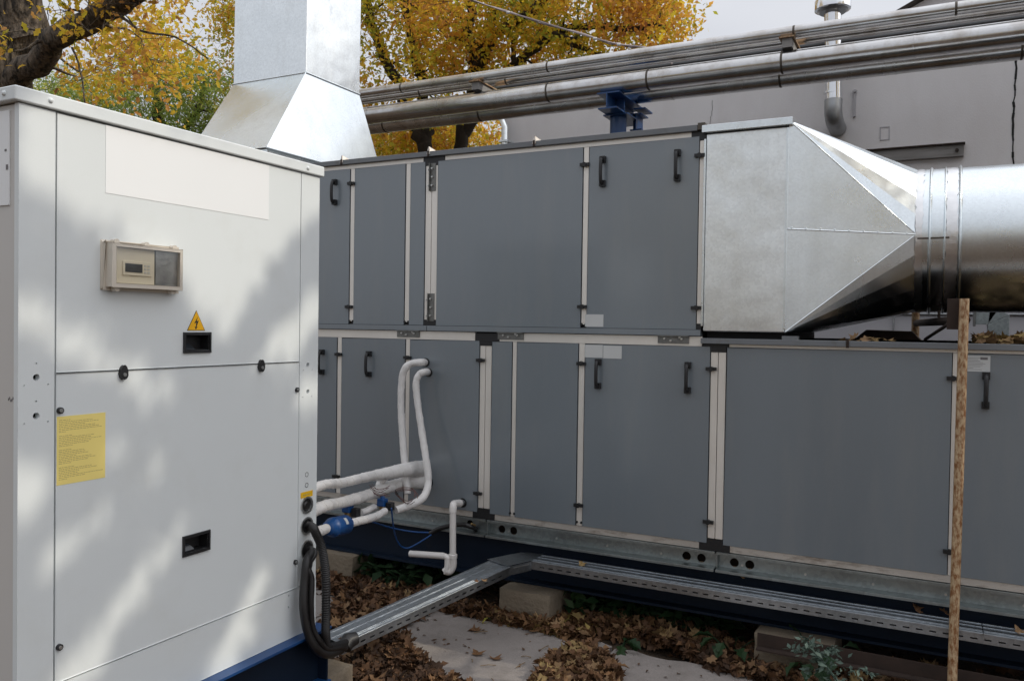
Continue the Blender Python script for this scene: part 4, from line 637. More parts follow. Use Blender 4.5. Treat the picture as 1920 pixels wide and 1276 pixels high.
# control box with clear window
cb = MB(); cy0, cy1, cz0, cz1 = 1.612, 1.874, 1.742, 1.880
cb.plate([(cy0, cz0), (cy1, cz0), (cy1, cz1), (cy0, cz1)], [], lambda u, v, w: (CX + w, u, v), .012)
ctl = cb.build('control_box', M['beige'], ch, bevel=.006, seg=3)
MB().plate([(cy0 + .004, cz0 + .004), (cy1 - .004, cz0 + .004), (cy1 - .004, cz1 - .004), (cy0 + .004, cz1 - .004)], [[(cy0 + .018, cz0 + .016), (cy0 + .018, cz1 - .014), (cy1 - .014, cz1 - .014), (cy1 - .014, cz0 + .016)]], lambda u, v, w: (CX + .0125 + w, u, v), .028).build('box_cover', M['beige'], ctl, bevel=.004, seg=3)
MB().box(CX + .0125, CX + .027, cy0 + .021, cy1 - .10, cz0 + .017, cz1 - .015).build('mount_board', M['beige2'], ctl)
MB().box(CX + .0125, CX + .029, cy1 - .097, cy1 - .015, cz0 + .017, cz1 - .015).build('steel_plate', M['foil'], ctl)
MB().box(CX + .0275, CX + .031, 1.660, 1.762, 1.783, 1.827).build('controller', M['beige2'], ctl, bevel=.002)
MB().box(CX + .0312, CX + .032, 1.667, 1.727, 1.793, 1.819).build('controller_screen', M['lcd'], ctl)
kb = MB()
for i in range(3):
    for j in range(2): kb.box(CX + .0312, CX + .0325, 1.734 + j * .012, 1.741 + j * .012, 1.792 + i * .010, 1.797 + i * .010)
kb.build('controller_keys', M['sticker'], ctl)
MB().add([(CX + .037, y, z) for y, z in ((cy0 + .0175, cz0 + .0155), (cy1 - .0135, cz0 + .0155), (cy1 - .0135, cz1 - .0135), (cy0 + .0175, cz1 - .0135))], [(0, 1, 2, 3)]).build('window_pane', M['glass'], ctl)
for y, z in ((1.642, cz0), (1.845, cz0), (1.640, cz1), (1.745, cz1), (1.85, cz1)):
    MB().tube([(CX + .010, y, z), (CX + .030, y, z)], .009, 14).build('clip', M['beige'], ctl, smooth=50)
# right post: knock-outs, yellow strip, cable ports
for z in (1.051, 1.009):
    MB().plate(circ(2.5135, z, .0095, 20, rev=False), [circ(2.5135, z, .0078, 20)], lambda u, v, w: (CX + w, u, v), .0008).build('knockout', M['ink'], ch)
MB().box(CX, CX + .0008, 2.480, 2.549, .961, .984).build('yellow_label', M['label_yellow'], ch)
pr = MB()
for k in range(7): pr.box(CX + .0009, CX + .0011, 2.492 + k * .0065, 2.4965 + k * .0065, .969 + .0006 * k * .3, .9745)
pr.build('label_print', M['print_'], ch)
for y, z, r in PORT:
    n = 28; b = MB(); b.plate(circ(y, z, r + .004, n, rev=False), [circ(y, z, r - .003, n)], lambda u, v, w: (CX + .0005 + w, u, v), .004)
    p = b.build('port_ring', M['bolt'], ch, smooth=40)
    MB().tube([(CX - .06, y, z), (CX - .001, y, z)], r - .0035, 24).build('port_plug', M['black'], p, smooth=40)
MB().tube([(CX - .002, 2.515, .928), (CX + .004, 2.515, .928)], [.018, .012], 16).build('plug_centre', M['rubber'], ch, smooth=40)
MB().box(-2.36, -2.30, 2.572, 2.578, 1.955, 1.985).build('red_tab', M['red'], ch)

cbm = thing('chiller_base_frame', 'dark blue steel base frame under the white cabinet', 'base frame', (-2.7, 1.97, .2))
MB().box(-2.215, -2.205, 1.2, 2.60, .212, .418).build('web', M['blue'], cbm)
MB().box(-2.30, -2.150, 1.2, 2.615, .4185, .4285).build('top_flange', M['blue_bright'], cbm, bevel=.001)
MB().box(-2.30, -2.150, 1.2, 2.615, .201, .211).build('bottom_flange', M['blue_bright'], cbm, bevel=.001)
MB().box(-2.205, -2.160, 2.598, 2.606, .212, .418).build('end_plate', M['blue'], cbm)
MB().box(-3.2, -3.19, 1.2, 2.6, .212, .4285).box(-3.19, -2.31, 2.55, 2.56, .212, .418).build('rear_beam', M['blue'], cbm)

# ================================================================ AIR HANDLING UNITS
AY = 4.15
def handle_mesh():
    pts = [(0, 0, .066), (0, -.020, .066), (0, -.036, .058), (0, -.042, .03), (0, -.043, 0), (0, -.042, -.03), (0, -.036, -.058), (0, -.020, -.066), (0, 0, -.066)]
    b = MB(); b.tube(rnd_path(pts, 4), .0095, 10); b.box(-.015, .015, -.024, 0, .048, .080).box(-.015, .015, -.024, 0, -.080, -.048)
    return b.mesh('door_handle', M['black'], 40)
def lock_mesh():
    b = MB(); b.box(-.026, .026, -.016, 0, -.0085, .0085).tube([(0, 0, 0), (0, -.020, 0)], .0125, 12)
    return b.mesh('panel_lock', M['black'], 40)
def hinge_mesh():   # flat bracket with bolts, long along z
    b = MB(); b.box(-.022, .022, -.004, 0, -.082, .082); b.box(-.019, -.014, -.016, -.004, -.082, .082)
    return b.mesh('joint_bracket', M['bracket'], 40)
def hexbolt_mesh():
    b = MB(); b.tube([(0, 0, 0), (0, -.006, 0)], .006, 6).tube([(0, -.006, 0), (0, -.013, 0)], .0035, 8)
    return b.mesh('hex_bolt', M['bolt'], 40)
HM, LM, BM, XM = handle_mesh(), lock_mesh(), hinge_mesh(), hexbolt_mesh()
def dpanel(u, x0, x1, z0, z1, label=None, name='door_panel', holes=()):
    b = MB(); b.plate([(x0 + .002, z0), (x1 - .002, z0), (x1 - .002, z1), (x0 + .002, z1)], list(holes), lambda a, c, w: (a, AY + .010 - w, c), .013)
    o = b.build(name, M['panel'], u, bevel=.002)
    if label: o['label'] = label
    return o
def rail(u, name, x0, x1, z0, z1, m='alu', y=AY + .002, d=.02): return MB().box(x0, x1, y, y + d, z0, z1).build(name, M[m], u, bevel=.001)
def addh(p, x, z): place(HM, 'handle', p, (x, AY - .003, z))
def addl(p, x, z): place(LM, 'lock', p, (x, AY - .001, z))
def bracket(u, x, z, ang=0):
    o = place(BM, 'joint_bracket', u, (x, AY + .001, z), (0, ang, 0))
    return o
def bolts_on(u, pts):
    for x, z in pts: place(XM, 'bolt', u, (x, AY - .004, z))
def corner(u, pts):
    b = MB()
    for x0, x1, z0, z1 in pts: b.box(x0, x1, AY - .0015, AY + .02, z0, z1)
    return b.build('corner_cap', M['black'], u)

up = thing('air_handling_unit', 'upper slate grey air handling unit with aluminium frame, stacked on the lower one', 'air handling unit', (-2.8, 4.75, 1.61), 'stacked grey air handling units')
MB().box(-5.2, -1.068, AY + .024, 5.35, 1.645, 2.638).build('casing', M['dark'], up)
MB().box(-5.2, -1.0675, 5.352, 5.36, 1.645, 2.638).build('back_panel', M['panel'], up)
for x0, x1, w in ((-5.2, -3.358, 0), (-3.355, -2.709, 1), (-2.705, -2.014, 2), (-2.010, -1.100, 3)):
    o = MB().box(x0, x1, 4.128, 5.38, 2.643, 2.672).build('roof_sheet', M['cap'], up, bevel=.0015)
for x in (-3.356, -2.707, -2.012):
    MB().hexa([(x - .012, 4.124, 2.655), (x + .012, 4.124, 2.655), (x + .012, 4.20, 2.655), (x - .012, 4.20, 2.655), (x - .003, 4.130, 2.700), (x + .003, 4.130, 2.700), (x + .020, 4.20, 2.680), (x + .010, 4.20, 2.680)]).build('roof_clip', M['alu_dirty'], up)
    MB().box(x - .006, x + .004, 4.122, 4.1275, 2.640, 2.674).build('roof_seam', M['rust_dark'], up)
MB().box(-1.098, -1.062, 4.126, 4.4, 2.646, 2.680).build('roof_end', M['seam'], up)
rail(up, 'top_rail', -5.2, -2.758, 2.616, 2.6425); rail(up, 'top_rail', -2.606, -1.10, 2.616, 2.6425)
dp = [dpanel(up, -4.30, -3.304, 1.645, 2.6145), dpanel(up, -3.266, -2.884, 1.645, 2.6145), dpanel(up, -2.846, -2.741, 1.645, 2.6145, name='side_panel'),
      dpanel(up, -2.652, -1.727, 1.645, 2.6145), dpanel(up, -1.691, -1.094, 1.645, 2.6145), dpanel(up, -5.2, -4.34, 1.645, 2.6145)]
for x0, x1 in ((-3.300, -3.268), (-2.880, -2.849), (-1.723, -1.694)): rail(up, 'mullion', x0, x1, 1.660, 2.6155)
rail(up, 'mullion', -1.0915, -1.068, 1.672, 2.596); rail(up, 'mullion', -4.336, -4.304, 1.66, 2.6155)
MB().box(-2.738, -2.698, AY + .002, AY + .022, 1.676, 2.592).build('corner_post', M['alu'], up, bevel=.001)
MB().box(-2.695, -2.655, AY + .002, AY + .022, 1.676, 2.592).build('corner_post', M['alu'], up, bevel=.001)
corner(up, [(-2.756, -2.608, 2.614, 2.6425), (-2.739, -2.654, 2.592, 2.6135)]); corner(up, [(-2.739, -2.654, 1.6425, 1.676)])
corner(up, [(-1.097, -1.058, 2.598, 2.6455), (-1.135, -1.0975, 2.616, 2.6425)]); corner(up, [(-1.093, -1.067, 1.6425, 1.671)])
addh(dp[0], -3.416, 2.475); addh(dp[4], -1.608, 2.475); addh(dp[4], -1.202, 2.477)
for x, z in ((-3.29, 2.523), (-3.298, 1.751)): addl(dp[0], x, z)
for x, z in ((-1.714, 2.521), (-1.716, 1.756), (-1.089, 2.520), (-1.093, 1.752)): addl(dp[4], x, z)
for z in (2.522, 1.750):
    bracket(up, -2.690, z); bolts_on(up, [(-2.690, z + .05), (-2.688, z), (-2.690, z - .05), (-2.716, z + .045), (-2.716, z - .05)])
for x in (-3.284, -2.865, -1.708):
    for s in (-1, 1): MB().tube([(x + s * .0135, AY + .003, 1.662), (x + s * .0135, AY - .004, 1.662)], .007, 10).build('screw_cap', M['black'], up, smooth=40)
MB().box(-5.2, -2.712, 4.134, AY + .024, 1.6105, 1.6405).build('base_sheet', M['panel'], up, bevel=.001)
MB().box(-2.708, -1.068, 4.134, AY + .024, 1.6105, 1.6405).build('base_sheet', M['panel'], up, bevel=.001)
MB().box(-1.698, -1.593, AY - .0045, AY - .0033, 1.649, 1.715).build('paper_sticker', M['sticker'], up)
MB().box(-5.2, -1.068, 4.18, 5.35, 1.605, 1.643).build('underside', M['dark'], up)

lo = thing('air_handling_unit', 'long lower slate grey air handling unit with aluminium frame on galvanised base rails', 'air handling unit', (-2, 4.75, .43), 'stacked grey air handling units')
MB().box(-5.2, 2.6, AY + .024, 5.35, .53, 1.600).build('casing', M['dark'], lo)
MB().box(-5.2, 2.6, 5.352, 5.36, .53, 1.57).build('back_panel', M['panel'], lo)
MB().box(-1.063, -.378, 4.124, 5.40, 1.573, 1.600).build('roof_sheet', M['cap'], lo, bevel=.002)
MB().box(-.374, 2.6, 4.124, 5.40, 1.573, 1.600).build('roof_sheet', M['cap'], lo, bevel=.002)
MB().box(-.381, -.368, 4.119, 4.1235, 1.568, 1.606).build('roof_seam', M['rust_dark'], lo)
for x0, x1 in ((-5.2, -2.385), (-2.225, -1.063)): rail(lo, 'top_rail', x0, x1, 1.5575, 1.6075)
rail(lo, 'top_rail', -.925, 2.6, 1.5575, 1.5725)
for x0, x1 in ((-5.2, -2.385), (-2.240, -1.058), (-.903, 2.6)): rail(lo, 'bottom_rail', x0, x1, .532, .5655, 'alu_dirty')
lp = [dpanel(lo, -4.30, -3.394, .569, 1.555), dpanel(lo, -3.354, -2.871, .569, 1.555),
      dpanel(lo, -2.835, -2.353, .569, 1.555, 'panel pierced by the white wrapped pipes'),
      dpanel(lo, -2.270, -2.141, .569, 1.555, name='side_panel'), dpanel(lo, -2.110, -1.737, .569, 1.555), dpanel(lo, -1.696, -1.019, .569, 1.555),
      dpanel(lo, -.936, .056, .569, 1.555), dpanel(lo, .086, 1.05, .569, 1.555), dpanel(lo, 1.09, 2.6, .569, 1.555), dpanel(lo, -5.2, -4.34, .569, 1.555)]
for x0, x1 in ((-3.390, -3.358), (-2.867, -2.838), (-2.138, -2.113), (-1.733, -1.700), (.059, .083), (1.053, 1.087), (-4.336, -4.304)): rail(lo, 'mullion', x0, x1, .567, 1.5565)
for x0, x1 in ((-2.349, -2.315), (-2.312, -2.274), (-1.015, -.980), (-.977, -.940)): rail(lo, 'corner_post', x0, x1, .592, 1.530)
corner(lo, [(-2.383, -2.227, 1.5575, 1.602), (-2.351, -2.273, 1.531, 1.557)]); corner(lo, [(-2.383, -2.242, .531, .5655), (-2.351, -2.273, .566, .591)])
corner(lo, [(-1.060, -.927, 1.5575, 1.571), (-1.017, -.939, 1.531, 1.557)]); corner(lo, [(-1.056, -.905, .531, .5655), (-1.017, -.939, .566, .591)])
for i, x in ((0, -3.505), (1, -3.133), (5, -1.615), (5, -1.128), (7, .188)): addh(lp[i], x, 1.397)
for i, x, z in ((0, -3.376, 1.450), (1, -2.849, 1.446), (2, -2.342, 1.446), (4, -1.715, 1.449), (5, -1.011, 1.446), (6, .062, 1.444), (0, -3.385, .674), (2, -2.348, .676), (4, -1.718, .679), (5, -1.011, .675), (6, .064, .674)): addl(lp[i], x, z)
for x in (-2.849, -2.152, -1.210):
    place(BM, 'joint_bracket', lo, (x, AY + .001, 1.591), (0, math.pi / 2, 0)); bolts_on(lo, [(x - .045, 1.593), (x + .045, 1.593), (x - .012, 1.583), (x + .035, 1.601)])
for x in (-2.126, -1.716):
    for s in (-1, 1): MB().tube([(x + s * .0135, AY + .003, .585), (x + s * .0135, AY - .004, .585)], .007, 10).build('screw_cap', M['black'], lo, smooth=40)
MB().box(-1.698, -1.594, AY - .0045, AY - .0033, 1.483, 1.5515).box(-1.591, -1.487, AY - .0045, AY - .0033, 1.481, 1.5495).build('paper_sticker', M['sticker'], lo)
MB().box(.094, .203, AY - .0045, AY - .0033, 1.478, 1.548).build('rating_label', M['sticker'], lo)
pr = MB()
for k in range(9): pr.box(.104, .104 + random.uniform(.03, .085), AY - .0049, AY - .0046, 1.486 + k * .0062, 1.4874 + k * .0062)
pr.box(.165, .193, AY - .0049, AY - .0046, 1.530, 1.541); pr.build('label_print', M['print_dark'], lo)
# galvanised base rails with real round holes
def base_rail(x0, x1, holes):
    b = MB(); b.plate([(x0, .446), (x1, .446), (x1, .516), (x0, .516)], [circ(x, z, .0225, 20) for x, z in holes], lambda u, v, w: (u, AY + .037 - w, v), .003)
    b.box(x0, x1, AY - .012, AY + .036, .5165, .5295); b.box(x0, x1, AY - .030, AY + .036, .433, .4455); b.box(x0, x0 + .004, AY - .006, AY + .034, .446, .516)
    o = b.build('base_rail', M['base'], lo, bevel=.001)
    for i in range(int((x1 - x0) / .3)):
        MB().tube([(x0 + .12 + i * .3, AY + .034, .470), (x0 + .12 + i * .3, AY + .029, .470)], .006, 8).build('rivet', M['bolt'], o, smooth=40)
    return o
base_rail(-5.2, -2.292, [(-2.42, .482)]); base_rail(-2.283, -.975, [(-2.208, .478), (-2.132, .478), (-1.129, .476), (-1.052, .476)]); base_rail(-.966, 2.6, [(-.886, .477), (-.810, .477)])
MB().box(-5.2, 2.6, AY + .10, AY + .11, .44, .525).build('inner_channel', M['rust_dark'], lo)

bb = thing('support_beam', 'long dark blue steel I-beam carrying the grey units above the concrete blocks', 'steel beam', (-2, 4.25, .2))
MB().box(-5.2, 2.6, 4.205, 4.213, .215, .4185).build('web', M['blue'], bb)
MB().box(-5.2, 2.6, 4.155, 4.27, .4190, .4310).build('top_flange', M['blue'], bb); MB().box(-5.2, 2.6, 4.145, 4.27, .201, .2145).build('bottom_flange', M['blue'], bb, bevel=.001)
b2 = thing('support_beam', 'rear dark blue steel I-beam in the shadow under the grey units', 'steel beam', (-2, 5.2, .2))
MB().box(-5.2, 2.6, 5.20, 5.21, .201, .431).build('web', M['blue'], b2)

def block(label, x0, x1, y0, y1, h, seed):
    rr = random.Random(seed); b = bmesh_block(x0, x1, y0, y1, h, rr); tag(b, label, 'concrete block', None, None); b['group'] = 'concrete blocks under the steel beams'
def bmesh_block(x0, x1, y0, y1, h, rr):
    b = MB(); n = 10; g = lambda a, c, t: a + (c - a) * t
    from mathutils import noise
    def grid(fn):
        vs = []; fs = []
        for i in range(n + 1):
            for j in range(n + 1):
                p = Vector(fn(i / n, j / n)); q = noise.noise_vector(p * 9 + Vector((rr_, 0, 0))) * .006
                e = sum(1 for t in (abs(p.x - x0), abs(p.x - x1)) if t < 1e-4) + sum(1 for t in (abs(p.y - y0), abs(p.y - y1)) if t < 1e-4) + (1 if abs(p.z - h) < 1e-4 else 0)
                c = Vector(((x0 + x1) / 2, (y0 + y1) / 2, h / 2))
                if e >= 2: q += (c - p).normalized() * (.006 + .010 * max(0, noise.noise(p * 14 + Vector((3, rr_, 0)))))
                vs.append(p + q)
        for i in range(n):
            for j in range(n): a = i * (n + 1) + j; fs.append((a, a + n + 1, a + n + 2, a + 1))
        b.add(vs, fs)
    rr_ = rr.uniform(0, 50)
    grid(lambda s, t: (g(x0, x1, s), g(y0, y1, t), h)); grid(lambda s, t: (g(x0, x1, s), y0, g(-.03, h, t))); grid(lambda s, t: (x1, g(y0, y1, s), g(-.03, h, t)))
    grid(lambda s, t: (g(x1, x0, s), y1, g(-.03, h, t))); grid(lambda s, t: (x0, g(y1, y0, s), g(-.03, h, t)))
    import bmesh
    o = b.build('concrete_block', M['concrete'], None, smooth=60); bm = bmesh.new(); bm.from_mesh(o.data); bmesh.ops.remove_doubles(bm, verts=bm.verts, dist=.0015); bm.to_mesh(o.data); bm.free()
    o.data.polygons.foreach_set('use_smooth', [True] * len(o.data.polygons)); o.data.set_sharp_from_angle(angle=R(50)); return o
block('mossy brown concrete block under the bend of the cable tray', -2.137, -1.825, 4.02, 4.42, .198, 1)
block('concrete block at the right with white worn top edge behind the rusty beam', -.752, -.395, 4.015, 4.42, .199, 2)
block('pale concrete block behind the hanging black cables, left of the dark weeds', -3.50, -3.20, 4.08, 4.42, .199, 3)
block('cream concrete block under the near end of the cable tray', -2.52, -2.185, 2.38, 2.805, .199, 4)
block('concrete block outside the frame under the right end of the blue beam', 1.1, 1.45, 4.02, 4.42, .199, 5)
block('concrete block under the near left corner of the white cabinet', -2.50, -2.16, 1.25, 1.55, .199, 6)

# ================================================================ BIG DUCT ON THE RIGHT
du = thing('ventilation_duct', 'silver galvanised duct going from a square box to a round pipe on the right', 'duct', (-.6, 4.75, 1.62))
MB().box(-1.058, -.662, 4.146, 5.35, 1.634, 2.625).build('square_box', M['galv'], du, bevel=.006, seg=3)
MB().box(-1.075, -.640, 4.118, 5.37, 2.628, 2.664).build('box_lid', M['galvs'], du, bevel=.002)
MB().box(-1.068, -1.0575, 4.139, 4.1455, 1.66, 2.60).build('box_seam', M['galvs'], du, bevel=.002)
MB().box(-.6695, -.658, 4.1385, 4.1455, 1.65, 2.62).build('box_seam', M['galvs'], du, bevel=.002)
MB().box(-1.05, -.67, 4.20, 5.3, 1.6005, 1.6335).build('box_gasket', M['dark'], du)
MB().box(-.67, -.60, 4.128, 4.20, 1.6005, 1.618).build('foot_angle', M['cap'], du)
YC, ZC, RD = 4.755, 2.112, .362; NS = 6; XA, XB = -.660, -.105
tb = MB(); cor = [(4.150, 1.636), (4.150, 2.655), (5.35, 2.655), (5.35, 1.636)]
def cpt(t, x=XB, r=RD): return (x, YC + r * math.cos(t), ZC + r * math.sin(t))
ang = [(math.pi, 1.5 * math.pi, 0), (math.pi, .5 * math.pi, 1), (0, .5 * math.pi, 2), (0, -.5 * math.pi, 3)]
for a0, a1, ci in ang:
    c = (XA, *cor[ci]); vs = [c] + [cpt(a0 + (a1 - a0) * i / NS) for i in range(NS + 1)]
    fs = [(0, i, i + 1) if ci in (1, 3) else (0, i + 1, i) for i in range(1, NS + 1)]
    tb.add(vs, fs)
for c1, c2, t in ((0, 1, math.pi), (1, 2, .5 * math.pi), (2, 3, 0), (3, 0, -.5 * math.pi)):
    # flat triangle, subdivided so it can sag slightly
    A, B, C = Vector((XA, *cor[c1])), Vector((XA, *cor[c2])), Vector(cpt(t)); n = 14; idx = {}; vs = []; fs = []
    nm = (B - A).cross(C - A).normalized()
    for i in range(n + 1):
        for j in range(n + 1 - i):
            u, v = i / n, j / n; w = 1 - u - v; idx[i, j] = len(vs)
            sag = .0 * math.sin(math.pi * min(1, 3 * min(u + .0, v, w) if min(u, v, w) > 0 else 0) / 2)
            vs.append(A * w + B * u + C * v + nm * sag * (-1))
    for i in range(n):
        for j in range(n - i):
            fs.append((idx[i, j], idx[i + 1, j], idx[i, j + 1]))
            if j < n - i - 1: fs.append((idx[i + 1, j], idx[i + 1, j + 1], idx[i, j + 1]))
    tb.add(vs, fs)
tr = tb.build('transition', M['galvs'], du)
import bmesh
bm = bmesh.new(); bm.from_mesh(tr.data); bmesh.ops.recalc_face_normals(bm, faces=bm.faces); bm.to_mesh(tr.data); bm.free()
tr.data.polygons.foreach_set('use_smooth', [True] * len(tr.data.polygons)); tr.data.set_sharp_from_angle(angle=R(3))
MB().tube([(XA + .004, 4.1475, 2.134), Vector(cpt(math.pi, XB - .004, RD)) - Vector((0, .003, 0))], .0030, 6).build('riveted_seam', M['galvs'], du)
for k in range(9):
    p = Vector((XA, 4.144, 2.138)).lerp(Vector(cpt(math.pi)), k / 9 + .04); rivet(du, p + Vector((0, -.002, .004)), (0, -1, 0), .0035, 'galv')
for ci in (0, 1): MB().tube([(XA, cor[ci][0] - .002, cor[ci][1]), cpt(math.pi, XB, RD)], .002, 5).build('fold_edge', M['galvs'], du)
def ring(x0, x1, r, m, name, bead=None):
    P = [(x0, YC, ZC), (x1, YC, ZC)] if not bead else [(x0 + (x1 - x0) * i / 8, YC, ZC) for i in range(9)]
    rr = [r, r] if not bead else [r + bead * math.sin(math.pi * i / 8) for i in range(9)]
    return MB().tube(P, rr, 72, caps=False).build(name, M[m], du, smooth=35)
ring(XB - .003, .075, RD + .0, 'galvs', 'collar'); ring(-.055, -.040, RD + .001, 'galvs', 'collar_bead', .009); ring(.010, .022, RD + .001, 'galvs', 'collar_bead', .007)
ring(.072, .088, RD + .002, 'galvs', 'collar_bead', .011); ring(.088, 1.30, RD, 'galvs', 'round_duct'); ring(1.30, 1.316, RD + .001, 'galvs', 'collar_bead', .01); ring(1.316, 4.5, RD, 'galvs', 'round_duct')
# crinkled aluminium tape round the joints
def tape(x0, x1, r, nm):
    b = MB(); n = 120; vs = []; lr = random.Random(int(x0 * 1000))
    for i in range(n):
        t = 2 * math.pi * i / n
        for k, x in enumerate((x0, (x0 + x1) / 2, x1)):
            j = lr.uniform(-1, 1); vs.append((x + (.004 * j if k != 1 else 0), YC + (r + .0018 + .002 * lr.random() * (k == 1)) * math.cos(t), ZC + (r + .0018 + .002 * lr.random() * (k == 1)) * math.sin(t)))
    fs = []
    for i in range(n):
        a = i * 3; c = ((i + 1) % n) * 3; fs += [(a, a + 1, c + 1, c), (a + 1, a + 2, c + 2, c + 1)]
    b.add(vs, fs); b.build(nm, M['tape'], du, smooth=60)
tape(-.110, -.078, RD + .001, 'tape'); tape(.022, .068, RD + .001, 'tape')
MB().box(-.10, .035, YC - RD * math.cos(.06) - .006, YC - RD * math.cos(.06) - .001, 2.088, 2.096).build('tie_bar', M['seam'], du)

# ================================================================ CHIMNEY DUCT
cm = thing('chimney_duct', 'tall square galvanised duct rising from a flared base on the upper grey unit', 'duct', (-4.5, 4.85, 2.68))
q0 = [(-4.78, 4.165), (-4.02, 4.165), (-4.02, 5.47), (-4.78, 5.47)]; q1 = [(-4.985, 4.795), (-4.245, 4.795), (-4.245, 5.44), (-4.985, 5.44)]
ZB, ZT = 2.815, 3.515
MB().box(-4.76, -4.04, 4.19, 5.45, 2.6725, 2.812).build('base_frame', M['galvs'], cm)
fb = MB(); fb.hexa([(x, y, ZB) for x, y in q0] + [(x, y, ZT) for x, y in q1]); fb.build('flared_base', M['galvs'], cm, bevel=.005)
MB().hexa([(x, y, ZT + .003) for x, y in q1] + [(x + .01, y + .02, 6.2) for x, y in q1]).build('shaft', M['galv'], cm, bevel=.006)
for (xa, ya), (xb, yb) in ((q1[0], q1[1]), (q1[1], q1[2])):
    MB().tube([(xa, ya, ZT), (xb, yb, ZT)], .009, 8).build('joint_flange', M['galvs'], cm, smooth=50)
MB().tube([(-4.02, 4.165, ZB), (-4.245, 4.795, ZT)], .004, 6).build('fold_edge', M['galvs'], cm)
MB().tube([(-4.02, 4.165, ZB), (-4.02, 5.47, ZB)], .006, 6).build('fold_edge', M['galvs'], cm)

# ================================================================ OVERHEAD PIPES
def opipe(label, y, z, r, joints, gm='pipe', sag=0):
    t = thing('overhead_pipe', label, 'pipe', (0, y, z), 'silver clad pipes overhead')
    joints = [j for j in joints if j > -5.6]; xs = [-5.85] + joints + [9]
    e = .0 if y < 6.5 else -.18; MB().tube(rnd_path([(-5.852, y, z), (-5.93 + e, y, z - .004), (-6.02 + e, y, z - .05), (-6.05 + e, y, z - .14), (-6.05 + e, y, 0)], 4), r * .99, 24).build('riser', M[gm], t, smooth=60)
    for a, c in zip(xs, xs[1:]):
        MB().tube([(a + .002, y, z), (c - .002, y, z)], [r * random.uniform(.985, 1.0), r * random.uniform(1.0, 1.012)], 32).build('cladding', M[gm], t, smooth=40)
    for a in joints:
        MB().tube([(a - .008, y, z), (a, y, z), (a + .008, y, z)], [r * 1.012, r * 1.035, r * 1.012], 32, caps=False).build('joint_band', M['seam' if random.random() < .55 else 'pipe'], t, smooth=40)
def jl(x0, x1, st, seed):
    q = random.Random(seed); o = []; x = x0
    while x < x1: o.append(round(x, 3)); x += st * q.uniform(.75, 1.2)
    return o
opipe('thin silver pipe in front on the upper pair', 6.30, 3.813, .044, jl(-12, 8, .95, 1))
opipe('thin silver pipe at the back of the upper pair, half hidden', 6.66, 3.875, .046, jl(-12, 8, 1.05, 2))
opipe('thickest silver pipe, in front on the lower pair', 6.30, 3.600, .080, jl(-12.3, 8, .9, 3))
opipe('silver pipe at the back of the lower pair, lowest of the four', 6.66, 3.605, .081, jl(-12.1, 8, .98, 4))
for x in (-3.62, -1.02, 3.2):
    s = thing('pipe_saddle', {-3.62: 'small rusty saddle between the pipe pairs, left one', -1.02: 'small rusty saddle between the pipe pairs by the flue', 3.2: 'small rusty saddle between the pipe pairs outside the right edge'}[x], 'pipe bracket', (x, 6.3, 3.68), 'rusty saddles between the pipes')
    MB().box(x - .035, x + .035, 6.24, 6.74, 3.690, 3.755).build('spacer', M['wood'], s); MB().box(x - .055, x + .05, 6.22, 6.76, 3.7555, 3.766).build('shelf', M['rust'], s)
ps = thing('pipe_support', 'blue steel post with I-beam arm holding the overhead pipes', 'pipe support', (-2.38, 6.47, 0))
MB().tube([(-2.385, 6.47, 0), (-2.385, 6.47, 3.372)], .068, 28).build('post', M['blue_bright'], ps, smooth=50)
MB().box(-2.48, -2.27, 6.37, 6.60, 3.373, 3.384).build('head_plate', M['blue_bright'], ps)
MB().box(-2.392, -2.382, 6.20, 6.84, 3.396, 3.505).build('beam_web', M['blue_bright'], ps)
MB().box(-2.46, -2.30, 6.20, 6.84, 3.3845, 3.3955).build('beam_flange', M['blue_bright'], ps); MB().box(-2.47, -2.28, 6.20, 6.84, 3.5055, 3.517).build('beam_flange', M['blue_bright'], ps)
MB().box(-2.381, -2.31, 6.40, 6.41, 3.396, 3.505).box(-2.46, -2.393, 6.40, 6.41, 3.396, 3.505).build('stiffener', M['blue_bright'], ps)
MB().box(-2.285, -2.277, 6.60, 6.78, 3.30, 3.42).box(-2.33, -2.23, 6.60, 6.78, 3.421, 3.43).box(-2.33, -2.23, 6.60, 6.78, 3.288, 3.299).box(-2.33, -2.286, 6.68, 6.69, 3.30, 3.42).build('side_bracket', M['blue_bright'], ps)
MB().box(-2.298, -2.20, 6.60, 6.80, 3.46, 3.472).build('wedge', M['blue_bright'], ps)

wp = rnd_path([(-5.456, 7.200, 5.560), (-4.227, 7.200, 4.903), (-3.481, 7.200, 4.575), (-2.820, 7.200, 4.296), (-2.637, 7.200, 4.231), (-2.399, 7.250, 4.174), (-2.248, 7.500, 4.091)], 6)
ow = thing('overhead_cable', 'pale twisted overhead cable crossing the orange tree', 'cable', (-3.5, 7.2, 4.4))
MB().tube(wp, .008, 6).build('strand', M['cord'], ow, smooth=60)
MB().tube([p + Vector((0, .01, .013 * math.sin(i * .9))) for i, p in enumerate(wp)], .006, 6).build('strand', M['cord'], ow, smooth=60)
for i in (9, 17, 23): MB().tube([wp[i] - Vector((.01, 0, .005)), wp[i] + Vector((.02, 0, -.008))], .014, 8).build('tie', M['plate_white'], ow)

